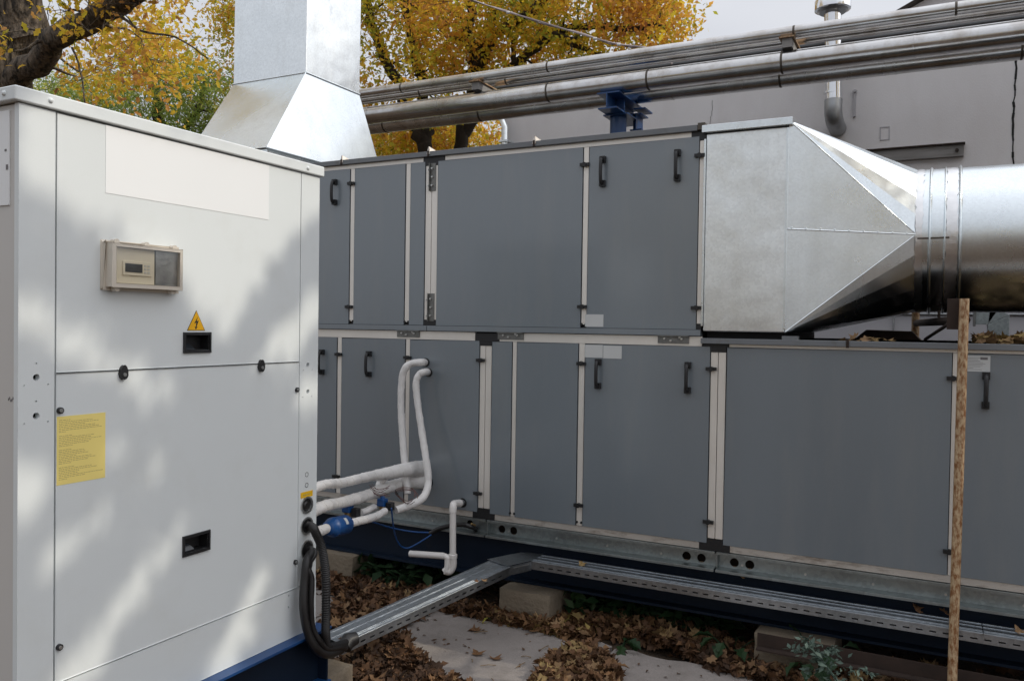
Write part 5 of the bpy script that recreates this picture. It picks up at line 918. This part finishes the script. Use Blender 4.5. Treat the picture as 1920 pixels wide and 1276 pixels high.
# ================================================================ CABLE TRAYS
def tray(label, A, B, wdt, h, back, slots, ribs=True):
    """A->B: near top edge; back: unit vector across the tray"""
    A = Vector(A); B = Vector(B); L = (B - A).length; d = (B - A).normalized(); bk = (Vector(back) - d * d.dot(Vector(back))).normalized(); upv = d.cross(bk); upv = upv if upv.z > 0 else -upv
    t = thing('cable_tray', label, 'cable tray', tuple(A - upv * h), 'galvanised cable trays')
    def fn(u, v, w): return tuple(A + d * u - upv * v + bk * w)
    hs = []; x = .05
    while x < L - .06: hs.append([(x, h * .55), (x + .026, h * .55), (x + .026, h * .68), (x, h * .68)][::-1]); x += .052
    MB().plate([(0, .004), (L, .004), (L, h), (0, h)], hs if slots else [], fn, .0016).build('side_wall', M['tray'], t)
    MB().plate([(0, .004), (L, .004), (L, h), (0, h)], [], lambda u, v, w: fn(u, v, wdt - .002 + w), .0016).build('side_wall', M['tray'], t)
    def hb(u0, u1, v0, v1, w0, w1): return [fn(u0, v1, w0), fn(u1, v1, w0), fn(u1, v1, w1), fn(u0, v1, w1), fn(u0, v0, w0), fn(u1, v0, w0), fn(u1, v0, w1), fn(u0, v0, w1)]
    MB().hexa(hb(0, L, h - .0015, h, .002, wdt - .002)).build('tray_floor', M['tray'], t)
    cv = MB(); segs = [0, L * .48, L] if not ribs else [0, L]
    for s0, s1 in zip(segs, segs[1:]):
        c = MB(); c.hexa(hb(s0, s1 - .002, .000, .002, -.003, wdt + .003)).hexa(hb(s0, s1 - .002, .002, .010, -.0035, -.0012))
        for w0 in (.012, .024, wdt * .52, wdt - .022): c.hexa(hb(s0 + .001, s1 - .003, -.003, -.0002, w0, w0 + .004))
        c.build('tray_cover', M['tray'], t, bevel=.0008)
    return t
tray('galvanised cable tray slanting from the white cabinet up to the grey unit', (-2.275, 2.83, .258), (-1.985, 3.86, .378), .150, .050, (-.963, .27, 0), True)
tray('long galvanised cable tray running below the lower grey unit', (-1.93, 4.005, .380), (2.5, 4.005, .380), .138, .046, (0, 1, 0), True, False)
cn = thing('tray_corner', 'galvanised corner piece with slotted lip joining the two cable trays', 'cable tray bend', (-2.0, 3.98, .33))
MB().plate([(-1.99, 3.845), (-1.925, 4.000), (-1.925, 4.150), (-2.05, 4.11), (-2.145, 3.90)], [], lambda u, v, w: (u, v, .3815 + w), .002).build('top_plate', M['tray'], cn)
dd = Vector((.065, .155, 0)).normalized()
def cf(u, v, w): return tuple(Vector((-1.990, 3.842, .380)) + dd * u - Vector((0, 0, v)) + Vector((dd.y, -dd.x, 0)) * (w - .003))
MB().plate([(0, .002), (.168, .002), (.168, .050), (0, .050)], [], cf, .0018).build('side_plate', M['tray'], cn)
MB().plate([(.04, .012), (.15, .012), (.15, .017), (.04, .017)], [], lambda u, v, w: cf(u, v, w + .002), .0015).build('raised_slot', M['bolt'], cn)

# ================================================================ RUSTY DUCT SUPPORT
rs = thing('duct_support', 'rusty frame of two pipe posts and a crossbar under the round duct', 'duct support', (.09, 3.9, .2))
def post(x, y, z0, z1, r, lean=0):
    return MB().tube([(x + lean * (1 - i / 14), y, z0 + (z1 - z0) * i / 14) for i in range(15)], r, 20).build('post', M['rust'], rs, smooth=50)
post(.092, 3.90, .150, 1.788, .0188, -.010); post(-.125, 5.55, 0, 1.80, .022)
MB().tube([(.098, 3.925, 1.70), (-.12, 5.54, 1.70)], .020, 8).build('crossbar', M['rust_dark'], rs)
MB().box(.03, .10, 3.925, 3.99, 1.66, 1.79).build('bracket', M['rust_dark'], rs); MB().tube([(.06, 4.1, 1.70), (-.06, 4.7, 1.61)], .008, 6).build('brace', M['rust_dark'], rs)
for y in (4.6, 4.8): MB().cyl((.0, y, 1.70), (.0, y, 1.755), .008, n=6).build('stud', M['rust_dark'], rs)
rb = thing('rusty_channel', 'dark rusty steel channel lying in front of the right concrete block', 'steel channel', (.3, 3.95, .1))
MB().hexa([(-.73, 3.985, .155), (2.2, 3.965, .155), (2.2, 3.972, .155), (-.73, 3.992, .155), (-.73, 3.985, .216), (2.2, 3.965, .214), (2.2, 3.972, .214), (-.73, 3.992, .216)]).build('web', M['rust_dark'], rb)
MB().hexa([(-.73, 3.945, .147), (2.2, 3.925, .147), (2.2, 3.972, .147), (-.73, 3.992, .147), (-.73, 3.945, .154), (2.2, 3.925, .154), (2.2, 3.972, .154), (-.73, 3.992, .154)]).build('flange', M['rust_dark'], rb)

# ================================================================ WRAPPED PIPES, VALVES, DRAIN, CABLES
def wrapped(name, label, cat, pts, radii, group=None, n=6, m='wrap', seed=0, wob=.04):
    P = rnd_path(pts, n); k = len(P); q = random.Random(seed); rr = []
    for i in range(k):
        t = i / (k - 1) * (len(radii) - 1); a = int(min(t, len(radii) - 2)); r = radii[a] + (radii[a + 1] - radii[a]) * (t - a)
        rr.append(r * (1 + wob * q.uniform(-1, 1)))
    b = MB(); b.tube(P, rr, 18); 
    t_ = thing(name, label, cat, tuple(P[0]), group); b.build('insulation', M[m], t_, smooth=70)
    # spiral lap of the wrapping tape
    L = [0]
    for a, c in zip(P, P[1:]): L.append(L[-1] + (c - a).length)
    sp = []; tot = L[-1]; st = .010; s = .01; i = 0
    while s < tot - .01:
        while L[i + 1] < s: i += 1
        f = (s - L[i]) / (L[i + 1] - L[i]); p = P[i].lerp(P[i + 1], f); T = (P[i + 1] - P[i]).normalized(); a = T.cross(Vector((0, .3, 1))).normalized(); c = T.cross(a); r = (rr[i] + (rr[i + 1] - rr[i]) * f) * 1.0
        ph = s / .085 * 2 * math.pi; sp.append(p + (a * math.cos(ph) + c * math.sin(ph)) * r); s += .006
    if len(sp) > 3: MB().tube(sp, .0016, 5).build('tape_lap', M[m], t_, smooth=60)
    return t_
GP = 'white wrapped pipes between the cabinet and the grey unit'
pa = wrapped('insulated_pipe', 'upper sloping white wrapped pipe with thick end entering the grey unit', 'pipe', [(-2.55, 2.60, .80), (-2.528, 2.950, 0.891), (-2.662, 3.300, 0.842), (-2.723, 3.600, 0.821), (-2.745, 3.750, 0.808), (-2.740, 3.950, 0.802), (-2.735, 4.080, 0.793), (-2.731, 4.160, 0.781)], [.022, .022, .024, .026, .033, .040, .046, .046], GP, seed=1)
pb = wrapped('insulated_pipe', 'lower sloping white wrapped pipe with a fork near the cabinet', 'pipe', [(-2.55, 2.60, .71), (-2.526, 2.950, 0.790), (-2.661, 3.300, 0.742), (-2.736, 3.600, 0.716), (-2.773, 3.800, 0.713), (-2.793, 4.000, 0.708), (-2.747, 4.100, 0.709), (-2.729, 4.170, 0.700)], [.028, .028, .028, .030, .034, .036, .042, .042], GP, seed=2)
wrapped('insulated_pipe', 'white wrapped branch stub rising between the two sloping pipes', 'pipe', [(-2.777, 3.780, 0.722), (-2.792, 3.800, 0.747), (-2.770, 3.820, 0.782)], [.022, .02, .024], GP, seed=3)
wrapped('insulated_pipe', 'left upright white wrapped pipe bending to the panel at its top', 'pipe', [(-2.730, 4.160, 1.420), (-2.694, 4.060, 1.425), (-2.748, 4.040, 1.417), (-2.786, 4.030, 1.388), (-2.808, 4.030, 1.324), (-2.813, 4.030, 1.166), (-2.788, 4.020, 0.948), (-2.752, 4.000, 0.765), (-2.725, 3.980, 0.662)], [.020, .021, .021, .021, .021, .021, .021, .021], GP, seed=4, wob=.04)
wrapped('insulated_pipe', 'right upright white wrapped pipe curving down and back to the blue valve', 'pipe', [(-2.710, 4.160, 1.363), (-2.671, 4.060, 1.369), (-2.694, 4.040, 1.354), (-2.709, 4.030, 1.303), (-2.696, 4.030, 1.189), (-2.657, 4.020, 1.021), (-2.613, 4.000, 0.872), (-2.590, 3.990, 0.767), (-2.580, 3.960, 0.697), (-2.583, 3.900, 0.655), (-2.611, 3.820, 0.634), (-2.638, 3.740, 0.622)], [.019, .020, .020, .020, .020, .020, .020, .021, .022, .022, .022, .021], GP, seed=5, wob=.05)
wrapped('insulated_pipe', 'short white wrapped pipe between the blue valve and the blue filter drier', 'pipe', [(-2.666, 3.680, 0.627), (-2.656, 3.600, 0.618), (-2.644, 3.500, 0.622), (-2.636, 3.400, 0.630), (-2.635, 3.320, 0.633)], [.019, .021, .021, .021, .020], GP, seed=6)
wrapped('insulated_pipe', 'short white wrapped stub above it, between the two blue valves', 'pipe', [(-2.753, 3.700, 0.634), (-2.736, 3.620, 0.634), (-2.748, 3.580, 0.628)], [.019, .018, .018], GP, seed=7)
wrapped('insulated_pipe', 'short white wrapped pipe from the blue filter drier into the cabinet', 'pipe', [(-2.605, 3.120, 0.658), (-2.550, 3.020, 0.676), (-2.60, 2.85, .66), (-2.62, 2.6, .66)], [.022, .024, .022, .022], GP, seed=8)
fd = thing('filter_drier', 'round blue filter drier canister with a small white label', 'filter drier', (-2.612, 3.200, 0.653))
a, c = Vector((-2.601, 3.120, 0.658)), Vector((-2.641, 3.320, 0.632)); d = (c - a)
MB().tube([a - d * .02, a + d * .04, a + d * .22, a + d * .26, a + d * .9, a + d * 1.0, a + d * 1.05], [.018, .034, .040, .048, .048, .040, .02], 32).build('canister', M['blue_part'], fd, smooth=40)
mid = a + d * .6; nn = Vector((.75, -.45, .55)).normalized(); tt = d.normalized(); ss = tt.cross(nn).normalized(); nn = ss.cross(tt)
pl = MB(); 
for i in range(6):
    t0, t1 = -.35 + i * .12, -.35 + (i + 1) * .12
    q = [mid + tt * s * .014 + (nn * math.cos(t) + ss * math.sin(t)) * .0487 for s in (-1, 1) for t in (t0, t1)]; pl.add(q, [(0, 1, 3, 2)])
pl.build('label', M['sticker'], fd)
def valve(label, p, s=1.0):
    p = Vector(p); v = thing('solenoid_valve', label, 'valve', tuple(p), 'blue capped valves on the white pipes')
    MB().tube([p + Vector((0, 0, -.055)), p + Vector((0, 0, -.02)), p + Vector((0, 0, -.018))], [.016, .018, .024], 12).build('brass_body', M['brass'], v, smooth=40)
    MB().box(p.x - .024, p.x + .024, p.y - .022, p.y + .022, p.z - .018, p.z + .024).build('coil', M['blue_part'], v, bevel=.006, seg=3)
    MB().tube([p + Vector((0, 0, .024)), p + Vector((0, 0, .036))], [.014, .012], 14).build('nut', M['blue_part'], v, smooth=40)
    q = p + Vector((.048, .01, -.012)); MB().box(q.x - .022, q.x + .016, q.y - .018, q.y + .018, q.z - .026, q.z + .018).build('connector', M['black'], v, bevel=.004)
    return v
valve('blue valve with black plug nearer the cabinet above the filter drier', (-2.715, 3.420, 0.683)); valve('blue valve with black plug below the loop of thin wires', (-2.713, 3.720, 0.659))
ws = thing('sensor_wires', 'tangle of thin red-brown wires tied round the white pipes', 'wires', (-2.633, 3.850, 0.710)); q = random.Random(4)
for k in range(4):
    cx, cy, rx, ry = 766 + q.uniform(-4, 4), 930 + q.uniform(-3, 3), 20 + q.uniform(-3, 3), 13 + q.uniform(-3, 3)
    c0 = Vector((-2.609, 3.820, 0.694)); P = [c0 + Vector((rx * .0031 * math.cos(t) + q.uniform(-.004, .004), -.02 + .02 * math.sin(t * 2), ry * .0031 * math.sin(t))) + Vector(((cx - 766) * .003, 0, (930 - cy) * .003)) for t in [i * .42 for i in range(15)]]
    MB().tube(rnd_path(P, 2), .0016, 5).build('wire', M['wire'], ws)
c0 = Vector((-2.689, 3.680, 0.739))
for k in range(7):
    a = c0 + Vector((-.05 + q.uniform(-.01, .01), -.035, .035 - k * .007)); P = [a, a + Vector((.05, 0, -.012 - q.uniform(0, .02))), a + Vector((.09 + q.uniform(-.02, .03), .02, -.02 + q.uniform(-.01, .02)))]
    MB().tube(rnd_path(P, 3), .0015, 5).build('wire', M['wire'], ws)
MB().tube([Vector((-2.671, 3.780, 0.724)), Vector((-2.653, 3.780, 0.702))], [.001, .006], 5).build('cable_tie', M['black'], ws)

# rings where the pipes go through the panel
for lab, p, r in (('upper', (-2.718, 4.148, 1.421), .026), ('middle', (-2.698, 4.148, 1.361), .026), ('pipe', (-2.720, 4.148, 0.775), .05), ('pipe', (-2.703, 4.148, 0.706), .045)):
    p = Vector(p); MB().tube([p - Vector((0, .004, 0)), p + Vector((0, .004, 0))], r, 20).build('rubber_grommet', M['black'], lo, smooth=40)
# PVC drain with trap
dr = thing('drain_pipe', 'white plastic condensate drain with U-bend and side arm', 'drain pipe', (-2.439, 4.020, 0.304))
pw = Vector((-2.451, 4.150, 0.609)); pe = Vector((-2.442, 4.040, 0.624))
MB().tube([pw + Vector((0, .01, 0)), pw.lerp(pe, .6)], .0165, 16).build('stub', M['steel_dull'], dr, smooth=50)
MB().tube([pw + Vector((0, -.004, 0)), pw + Vector((0, .004, 0))], .028, 20).build('grommet', M['black'], dr, smooth=50)
q1_, q2_, q3_ = Vector((-2.428, 4.000, 0.584)), Vector((-2.424, 4.000, 0.335)), Vector((-2.431, 3.990, 0.264))
MB().tube(rnd_path([pw.lerp(pe, .35), pe, Vector((-2.431, 4.010, 0.621)), q1_], 5), .0215, 20).build('elbow', M['pvc'], dr, smooth=50)
MB().tube([q1_ + Vector((0, 0, .01)), q2_], .0185, 20).build('downpipe', M['pvc'], dr, smooth=50)
MB().tube([q2_ + Vector((0, 0, .012)), q2_ + Vector((0, 0, .010)), q2_ + Vector((0, 0, -.010)), q2_ + Vector((0, 0, -.012))], [.0235, .0255, .0255, .0235], 20).build('collar', M['pvc'], dr, smooth=40)
MB().tube(rnd_path([q2_, Vector((-2.423, 4.000, 0.280)), Vector((-2.438, 3.990, 0.250)), Vector((-2.457, 3.970, 0.256))], 6), .0215, 20).build('trap_bend', M['pvc'], dr, smooth=60)
MB().tube(rnd_path([Vector((-2.461, 3.970, 0.252)), Vector((-2.447, 3.975, 0.271)), Vector((-2.447, 3.980, 0.312)), Vector((-2.451, 3.980, 0.330)), Vector((-2.479, 3.980, 0.335)), Vector((-2.533, 3.980, 0.331))], 5), .0165, 18).build('riser', M['pvc'], dr, smooth=60)
MB().tube([Vector((-2.472, 3.980, 0.335)), Vector((-2.695, 3.970, 0.319))], .0185, 20).build('side_arm', M['pvc'], dr, smooth=50)
# black corrugated hoses
def hose(label, pts, r, corr=True):
    P = rnd_path(pts, 30 if corr else 10); rr = [r * (1 + (.07 * (1 if (i // 1) % 2 else -1) if corr else 0)) for i in range(len(P))]
    h = MB().tube(P, rr, 16).build('cable_hose', M['rubber'], None, smooth=80 if not corr else 40); tag(h, label, 'cable', 'black cables hanging from the cabinet'); return h
hose('thick ribbed black hose hanging outermost from the middle port', [(-2.24, 2.516, .846), (-2.185, 2.525, .845), (-2.140, 2.500, 0.831), (-2.100, 2.492, 0.772), (-2.090, 2.503, 0.667), (-2.100, 2.518, 0.515), (-2.120, 2.543, 0.419), (-2.170, 2.627, 0.334), (-2.27, 2.88, .252)], .0165)
hose('smooth black cable looping lowest from the bottom port', [(-2.24, 2.518, .756), (-2.180, 2.520, .748), (-2.155, 2.470, 0.728), (-2.150, 2.450, 0.651), (-2.140, 2.435, 0.554), (-2.130, 2.449, 0.458), (-2.120, 2.490, 0.382), (-2.150, 2.590, 0.320), (-2.25, 2.80, .247)], .0165, False)
hose('thinner black cable inside the loop from the bottom port', [(-2.24, 2.522, .758), (-2.17, 2.530, .745), (-2.150, 2.468, 0.708), (-2.135, 2.473, 0.658), (-2.130, 2.465, 0.567), (-2.130, 2.476, 0.470), (-2.120, 2.515, 0.397), (-2.150, 2.596, 0.340), (-2.25, 2.84, .252)], .012, False)
hose('ribbed black cable crossing behind the loop', [(-2.23, 2.512, .752), (-2.185, 2.516, .735), (-2.170, 2.500, 0.697), (-2.165, 2.473, 0.663), (-2.160, 2.481, 0.557), (-2.150, 2.487, 0.453), (-2.140, 2.533, 0.372), (-2.24, 2.82, .25)], .011)
s = MB().tube([(-2.262, 2.835, .245), (-2.262, 2.865, .263), (-2.245, 2.90, .268)], [.034, .036, .026], 14).build('cable_sleeve', M['rubber'], None, smooth=50); tag(s, 'black taped bundle where the cables enter the tray', 'cable sleeve')
bc = thing('control_cable', 'blue control cable sagging from the valve to a black sleeve in the base rail', 'cable', (-2.573, 4.000, 0.444))
MB().tube(rnd_path([(-2.638, 3.700, 0.641), (-2.665, 3.750, 0.561), (-2.717, 3.850, 0.449), (-2.753, 3.950, 0.366), (-2.738, 4.000, 0.338), (-2.688, 4.020, 0.362), (-2.608, 4.060, 0.420)], 6), .0045, 8).build('cable', M['cable_blue'], bc, smooth=60)
MB().tube(rnd_path([(-2.721, 3.500, 0.624), (-2.759, 3.700, 0.550), (-2.811, 3.950, 0.458), (-2.728, 4.050, 0.425), (-2.625, 4.080, 0.426)], 6), .0045, 8).build('cable', M['cable_blue'], bc, smooth=60)
MB().tube(rnd_path([(-2.625, 4.070, 0.422), (-2.573, 4.080, 0.454), (-2.490, 4.080, 0.484), (-2.407, 4.080, 0.500), (-2.362, 4.100, 0.489), (-2.381, 4.190, 0.455)], 8), .0135, 12).build('sleeve', M['rubber'], bc, smooth=60)
og = MB().tube([(-2.357, 4.090, 0.510), (-2.349, 4.120, 0.496)], .006, 8).build('cable_clip', M['brass']); tag(og, 'small orange-brown clip where the black sleeve enters the base rail', 'clip')

# ================================================================ LEAVES, WEEDS
def scatter(poly, n, z0=.03, zs=.03): q = poly_pts(poly, n); return np.column_stack([q, z0 + rng.uniform(0, zs, n)])
def g2(*px): return [p[:2] for p in px]
H1 = g2((-2.581, 2.909, 0.000), (-2.463, 3.069, 0.000), (-2.609, 3.333, 0.000), (-2.625, 3.532, 0.000), (-2.513, 3.544, 0.000), (-2.386, 3.483, 0.000), (-2.253, 3.358, 0.000), (-2.040, 3.220, 0.000), (-1.737, 3.111, 0.000), (-1.702, 2.302, 0.000), (-2.246, 2.414, 0.000))
H2 = g2((-1.567, 3.265, 0.000), (-1.634, 3.577, 0.000), (-1.589, 3.762, 0.000), (-1.489, 3.834, 0.000), (-1.383, 3.775, 0.000), (-1.282, 3.612, 0.000), (-1.132, 3.229, 0.000), (-1.412, 2.876, 0.000))
H3 = g2((-1.861, 4.100, 0.000), (-1.549, 4.099, 0.000), (-1.164, 4.071, 0.000), (-0.934, 3.908, 0.000), (-0.565, 3.886, 0.000), (-0.088, 3.974, 0.000), (0.126, 4.428, 0.000), (-0.751, 4.116, -0.000), (-1.042, 4.344, 0.000), (-1.426, 4.347, 0.000), (-1.869, 4.189, 0.000))
H4 = g2((-2.526, 4.063, 0.000), (-2.141, 4.034, 0.000), (-1.787, 4.007, 0.000), (-1.595, 3.988, 0.000), (-1.508, 3.916, 0.000), (-2.046, 3.949, -0.000), (-2.456, 3.951, 0.000))
H5 = g2((-3.608, 4.209, 0.000), (-3.277, 4.401, 0.000), (-2.764, 4.257, 0.000), (-2.526, 4.063, 0.000), (-2.500, 3.646, 0.000), (-2.678, 3.334, -0.000), (-2.868, 3.393, 0.000), (-3.092, 3.845, 0.000), (-3.369, 3.932, 0.000))
LS = [scatter(H1, 3400, .03, .05), scatter(H2, 1500, .03, .04), scatter(H3, 3000, .02, .05), scatter(H4, 900, .015, .035), scatter(H5, 2600, .015, .05),
      scatter([(-3.6, 4.0), (2.6, 4.0), (2.6, 5.4), (-3.6, 5.4)], 2200, .0, .03), scatter([(-5.2, 1.0), (-2.6, 1.0), (-2.6, 4.2), (-5.2, 4.2)], 1500, .0, .03),
      scatter([(-2.9, .2), (2.6, .2), (2.6, 2.6), (-2.9, 2.6)], 3500, .02, .04), scatter([(-.6, 2.6), (2.6, 2.6), (2.6, 3.6), (-.6, 3.6)], 900, .03, .03)]
A = np.vstack(LS)
o = cloud('fallen_leaves', M['leaf_ground'], A, .064, MAPT, MAPF, None, kind='stuff', flat=.7, sj=.65, tint=np.clip(rng.normal(.42, .32, len(A)), 0, 1)); tag(o, 'brown heaps of fallen leaves round the concrete slab', 'fallen leaves')
A = np.vstack([scatter(H, n, .02, .055) for H, n in ((H1, 4200), (H2, 1800), (H3, 3600), (H4, 1300), (H5, 3200))])
o = cloud('leaf_fragments', M['leaf_ground'], A, .045, OAKT, OAKF, None, kind='stuff', flat=.9, sj=.6, tint=np.clip(rng.normal(.38, .3, len(A)), 0, 1)); tag(o, 'small crumpled leaf fragments mixed into the brown heaps', 'fallen leaves')
A = np.vstack([scatter(H, n, .06, .025) for H, n in ((H1, 80), (H2, 90), (H3, 190), (H4, 40), (H5, 90))])
o = cloud('fallen_leaves', M['leaf_tan'], A, .088, MAPT, MAPF, None, kind='stuff', flat=.6, sj=.45); tag(o, 'pale tan fallen leaves lying on top of the darker heaps', 'fallen leaves')
# crumbs and twigs on the slab
A = scatter([(-2.6, 2.9), (-.9, 2.9), (-.9, 3.92), (-2.6, 3.92)], 150, .0305, .001)
o = cloud('leaf_crumbs', M['leaf_ground'], A, .020, SMT, SMF, None, kind='stuff', flat=.15, sj=.8, tint=rng.uniform(0, .5, len(A))); tag(o, 'tiny leaf crumbs scattered over the concrete slab', 'leaf crumbs')
tw = MB(); q = random.Random(9)
for k in range(22):
    x, y = q.uniform(-2.5, -1.2), q.uniform(3.1, 3.9); t = q.uniform(0, 3.14); L = q.uniform(.03, .08); tw.tube([(x, y, .034), (x + L * .5 * math.cos(t), y + L * .5 * math.sin(t), .040), (x + L * math.cos(t + .2), y + L * math.sin(t + .2), .033)], .002, 5)
o = tw.build('twigs', M['stalk'], kind if False else None); o['kind'] = 'stuff'; tag(o, 'thin broken twigs scattered over the concrete slab', 'twigs')
# single leaves one can count
def single(label, p, rot, s, m='leaf_ground', tint=.6, grp=None, T=MAPT, F=MAPF):
    me = bpy.data.meshes.new('fallen_leaf'); me.from_pydata([(x * s, y * s, z * s * 1.6) for x, y, z in T], [], F); me.materials.append(M[m]); at = me.attributes.new('tint', 'FLOAT', 'FACE'); at.data.foreach_set('value', [tint] * len(F))
    o = bpy.data.objects.new('fallen_leaf', me); COL.objects.link(o); o.location = p; o.rotation_euler = rot; tag(o, label, 'leaf', grp); return o
GL = 'single fallen leaves lying on metal and concrete'
single('small orange leaf on the slanting tray just before its bend', (-1.979, 3.558, 0.386), (.3, .2, 1), .05, 'leaf_tan', .6, GL)
single('tiny brown leaf on the slanting tray left of the small orange one', (-2.000, 3.526, 0.386), (.3, -.2, 2), .035, 'leaf_ground', .7, GL)
single('yellow leaf on the long tray just right of the bend', (-1.666, 4.061, 0.388), (.5, .1, .4), .07, 'leaf_tan', .9, GL)
single('brown leaf on the long tray halfway to the rusty post', (-0.868, 4.245, 0.388), (.6, .2, 2.4), .07, 'leaf_tan', .3, GL)
single('curled brown leaf on the long tray left of the rusty post', (-0.067, 4.151, 0.400), (.9, .3, 1), .09, 'leaf_ground', .8, GL)
single('small brown leaf tucked against the left side of the rusty post', (0.053, 4.140, 0.400), (.7, -.3, 2), .07, 'leaf_ground', .7, GL)
single('pale curled leaf at the right end of the long tray', (0.326, 4.095, 0.388), (.5, .4, .2), .09, 'leaf_tan', .7, GL)
single('orange leaf on the base rail near the pair of round holes', (-0.839, 4.130, 0.428), (.6, .1, 1.2), .05, 'leaf_tan', .5, GL)
single('brown leaf flat in the middle of the slab', (-1.994, 3.520, 0.034), (.1, .1, .4), .11, 'leaf_ground', .65, GL)
single('brown leaf near the far edge of the slab', (-2.148, 3.777, 0.034), (.15, .1, 2.2), .11, 'leaf_ground', .6, GL)
single('torn brown leaf on the slab right of the middle one', (-1.885, 3.507, 0.034), (.1, .2, 1.2), .10, 'leaf_ground', .45, GL)
single('small red-brown leaf on the near end of the slanting tray', (-2.299, 2.851, 0.268), (.2, .1, 2), .035, 'leaf_ground', .6, GL)
# leaf heaps on the roof of the lower unit
A = np.column_stack([rng.uniform(.16, 1.4, 620), rng.uniform(4.20, 4.75, 620), 1.602 + rng.uniform(0, .030, 620)])
o = cloud('leaf_heap', M['leaf_tan'], A, .075, MAPT, MAPF, None, kind='stuff', flat=.5, sj=.4); tag(o, 'heap of tan fallen leaves on the roof right of the rusty post', 'leaf heap')
A = np.column_stack([rng.uniform(-.40, -.27, 14), rng.uniform(4.18, 4.26, 14), 1.604 + rng.uniform(0, .012, 14)])
o = cloud('leaf_heap', M['leaf_tan'], A, .075, MAPT, MAPF, None, kind='stuff', flat=.4, sj=.4); tag(o, 'few tan leaves caught at the roof joint under the tapering duct', 'leaf heap')
single('single tan leaf lying on the roof right of the joint', (-.21, 4.22, 1.606), (.3, .1, 1), .08, 'leaf_tan', .7, GL)
rt = MB().hexa([(-.42, 5.0, 1.601), (-.08, 5.0, 1.601), (-.08, 5.12, 1.601), (-.42, 5.12, 1.601), (-.36, 5.02, 1.655), (-.13, 5.02, 1.650), (-.13, 5.12, 1.650), (-.36, 5.12, 1.655)]).build('sheet_offcut', M['rust_dark'], bevel=.004); tag(rt, 'dark bent piece of sheet lying on the far side of the roof', 'metal scrap')
# weeds under the grey unit
def patch(label, poly, n, h, seed):
    q = poly_pts(poly, n); z = rng.uniform(.02, 1, n) ** .8 * h
    o = cloud('weeds', M['weed'], np.column_stack([q, z]), .085, SMT, SMF, None, kind='stuff', up=.6, sj=.4); tag(o, label, 'weeds')
patch('low dark green weeds in the shade right of the brown block', g2((-1.826, 4.166, 0.000), (-1.388, 4.234, 0.000), (-1.015, 4.235, 0.000), (-0.909, 4.506, 0.000), (-1.584, 4.821, 0.000), (-1.981, 4.593, 0.000)), 1100, .17, 1)
patch('dark green weeds beyond the slanting tray', g2((-3.224, 4.111, 0.000), (-2.931, 4.046, 0.000), (-2.709, 4.174, 0.000), (-2.584, 4.605, 0.000), (-3.073, 4.729, 0.000), (-3.448, 4.511, 0.000)), 900, .16, 2)
def plant(label, px, n, size, m, hgt, seed):
    q = random.Random(seed); t = thing('weed_plant', label, 'plant', px); x, y, _ = px
    for k in range(n):
        a = q.uniform(0, 6.28); L = hgt * q.uniform(.5, 1.1); tip = Vector((x + math.cos(a) * L * .7, y + math.sin(a) * L * .7, L)); mid = Vector((x, y, 0)).lerp(tip, .5) + Vector((0, 0, L * .2))
        MB().tube([(x, y, 0), mid, tip], .003, 5).build('stem', M['weed'], t)
        o = single('x', tip, (q.uniform(-.5, .5), q.uniform(-.2, .7), a), size * q.uniform(.7, 1.2), m, q.random(), None, OAKT, OAKF); del o['label']; del o['category']; o.name = 'leaf'; o.parent = t; o.location = tip - Vector(px)
plant('broad green weed among the leaves beside the right end of the slab', (-0.868, 4.087, -0.000), 9, .10, 'weed', .13, 3)
plant('lone green weed left of the broad one, at the slab edge', (-1.396, 3.964, 0.000), 4, .09, 'weed', .08, 4)
plant('tiny yellow-green sprout at the left foot of the brown block', (-2.120, 3.952, -0.000), 3, .05, 'leaf_green', .06, 5)
plant('dark leafy weed at the foot of the right concrete block', (-0.466, 4.005, 0.000), 10, .12, 'weed', .20, 6)
pp = thing('thistle', 'pale grey-green thistle with jagged leaves in front of the right concrete block', 'plant', (-0.335, 3.836, 0.000))
P = rnd_path([(-0.289, 3.805, 0.000), (-0.312, 3.550, 0.209), (-0.379, 3.600, 0.264), (-0.446, 3.620, 0.321)], 5); MB().tube(P, .005, 6).build('stem', M['weed_pale'], pp)
for k, (px, L, a, el_) in enumerate(((P[5], .20, 2.6, .3), (P[8], .18, .4, .35), (P[11], .16, 3.0, .5), (P[13], .12, .8, .6), (P[15], .08, 2.0, 1.0), (P[3], .20, -.3, .2), (P[9], .17, 1.6, .5), (P[6], .17, -1.4, .2))):
    d_ = Vector((math.cos(a) * math.cos(el_), math.sin(a) * math.cos(el_), math.sin(el_))); ce = []
    for i in range(46):
        t = i / 45; w_ = .028 * math.sin(math.pi * min(1, t * 1.05 + .08)) ; ce.append(np.array(px + d_ * L * t - Vector((0, 0, .05 * t * t))) + rng.normal(size=3) * (w_, w_, w_ * .35))
    c_ = cloud('leaf', M['weed_pale'], np.array(ce), .028, SMT, SMF, pp, flat=.7, sj=.4, kind='stuff')
dg = MB(); 
for k in range(5):
    a = Vector((-0.288, 4.104, 0.000)); dg.tube(rnd_path([a, a + Vector((.05 + .01 * k, -.02 * k, .07 + .01 * k)), a + Vector((.13 + .01 * k, -.02, .05)), a + Vector((.17, .01 * k, .01))], 4), .002, 5)
o = dg.build('dry_grass', M['stalk']); tag(o, 'arching dry straw-coloured stalks near the bottom of the rusty post', 'dry grass'); o['kind'] = 'stuff'
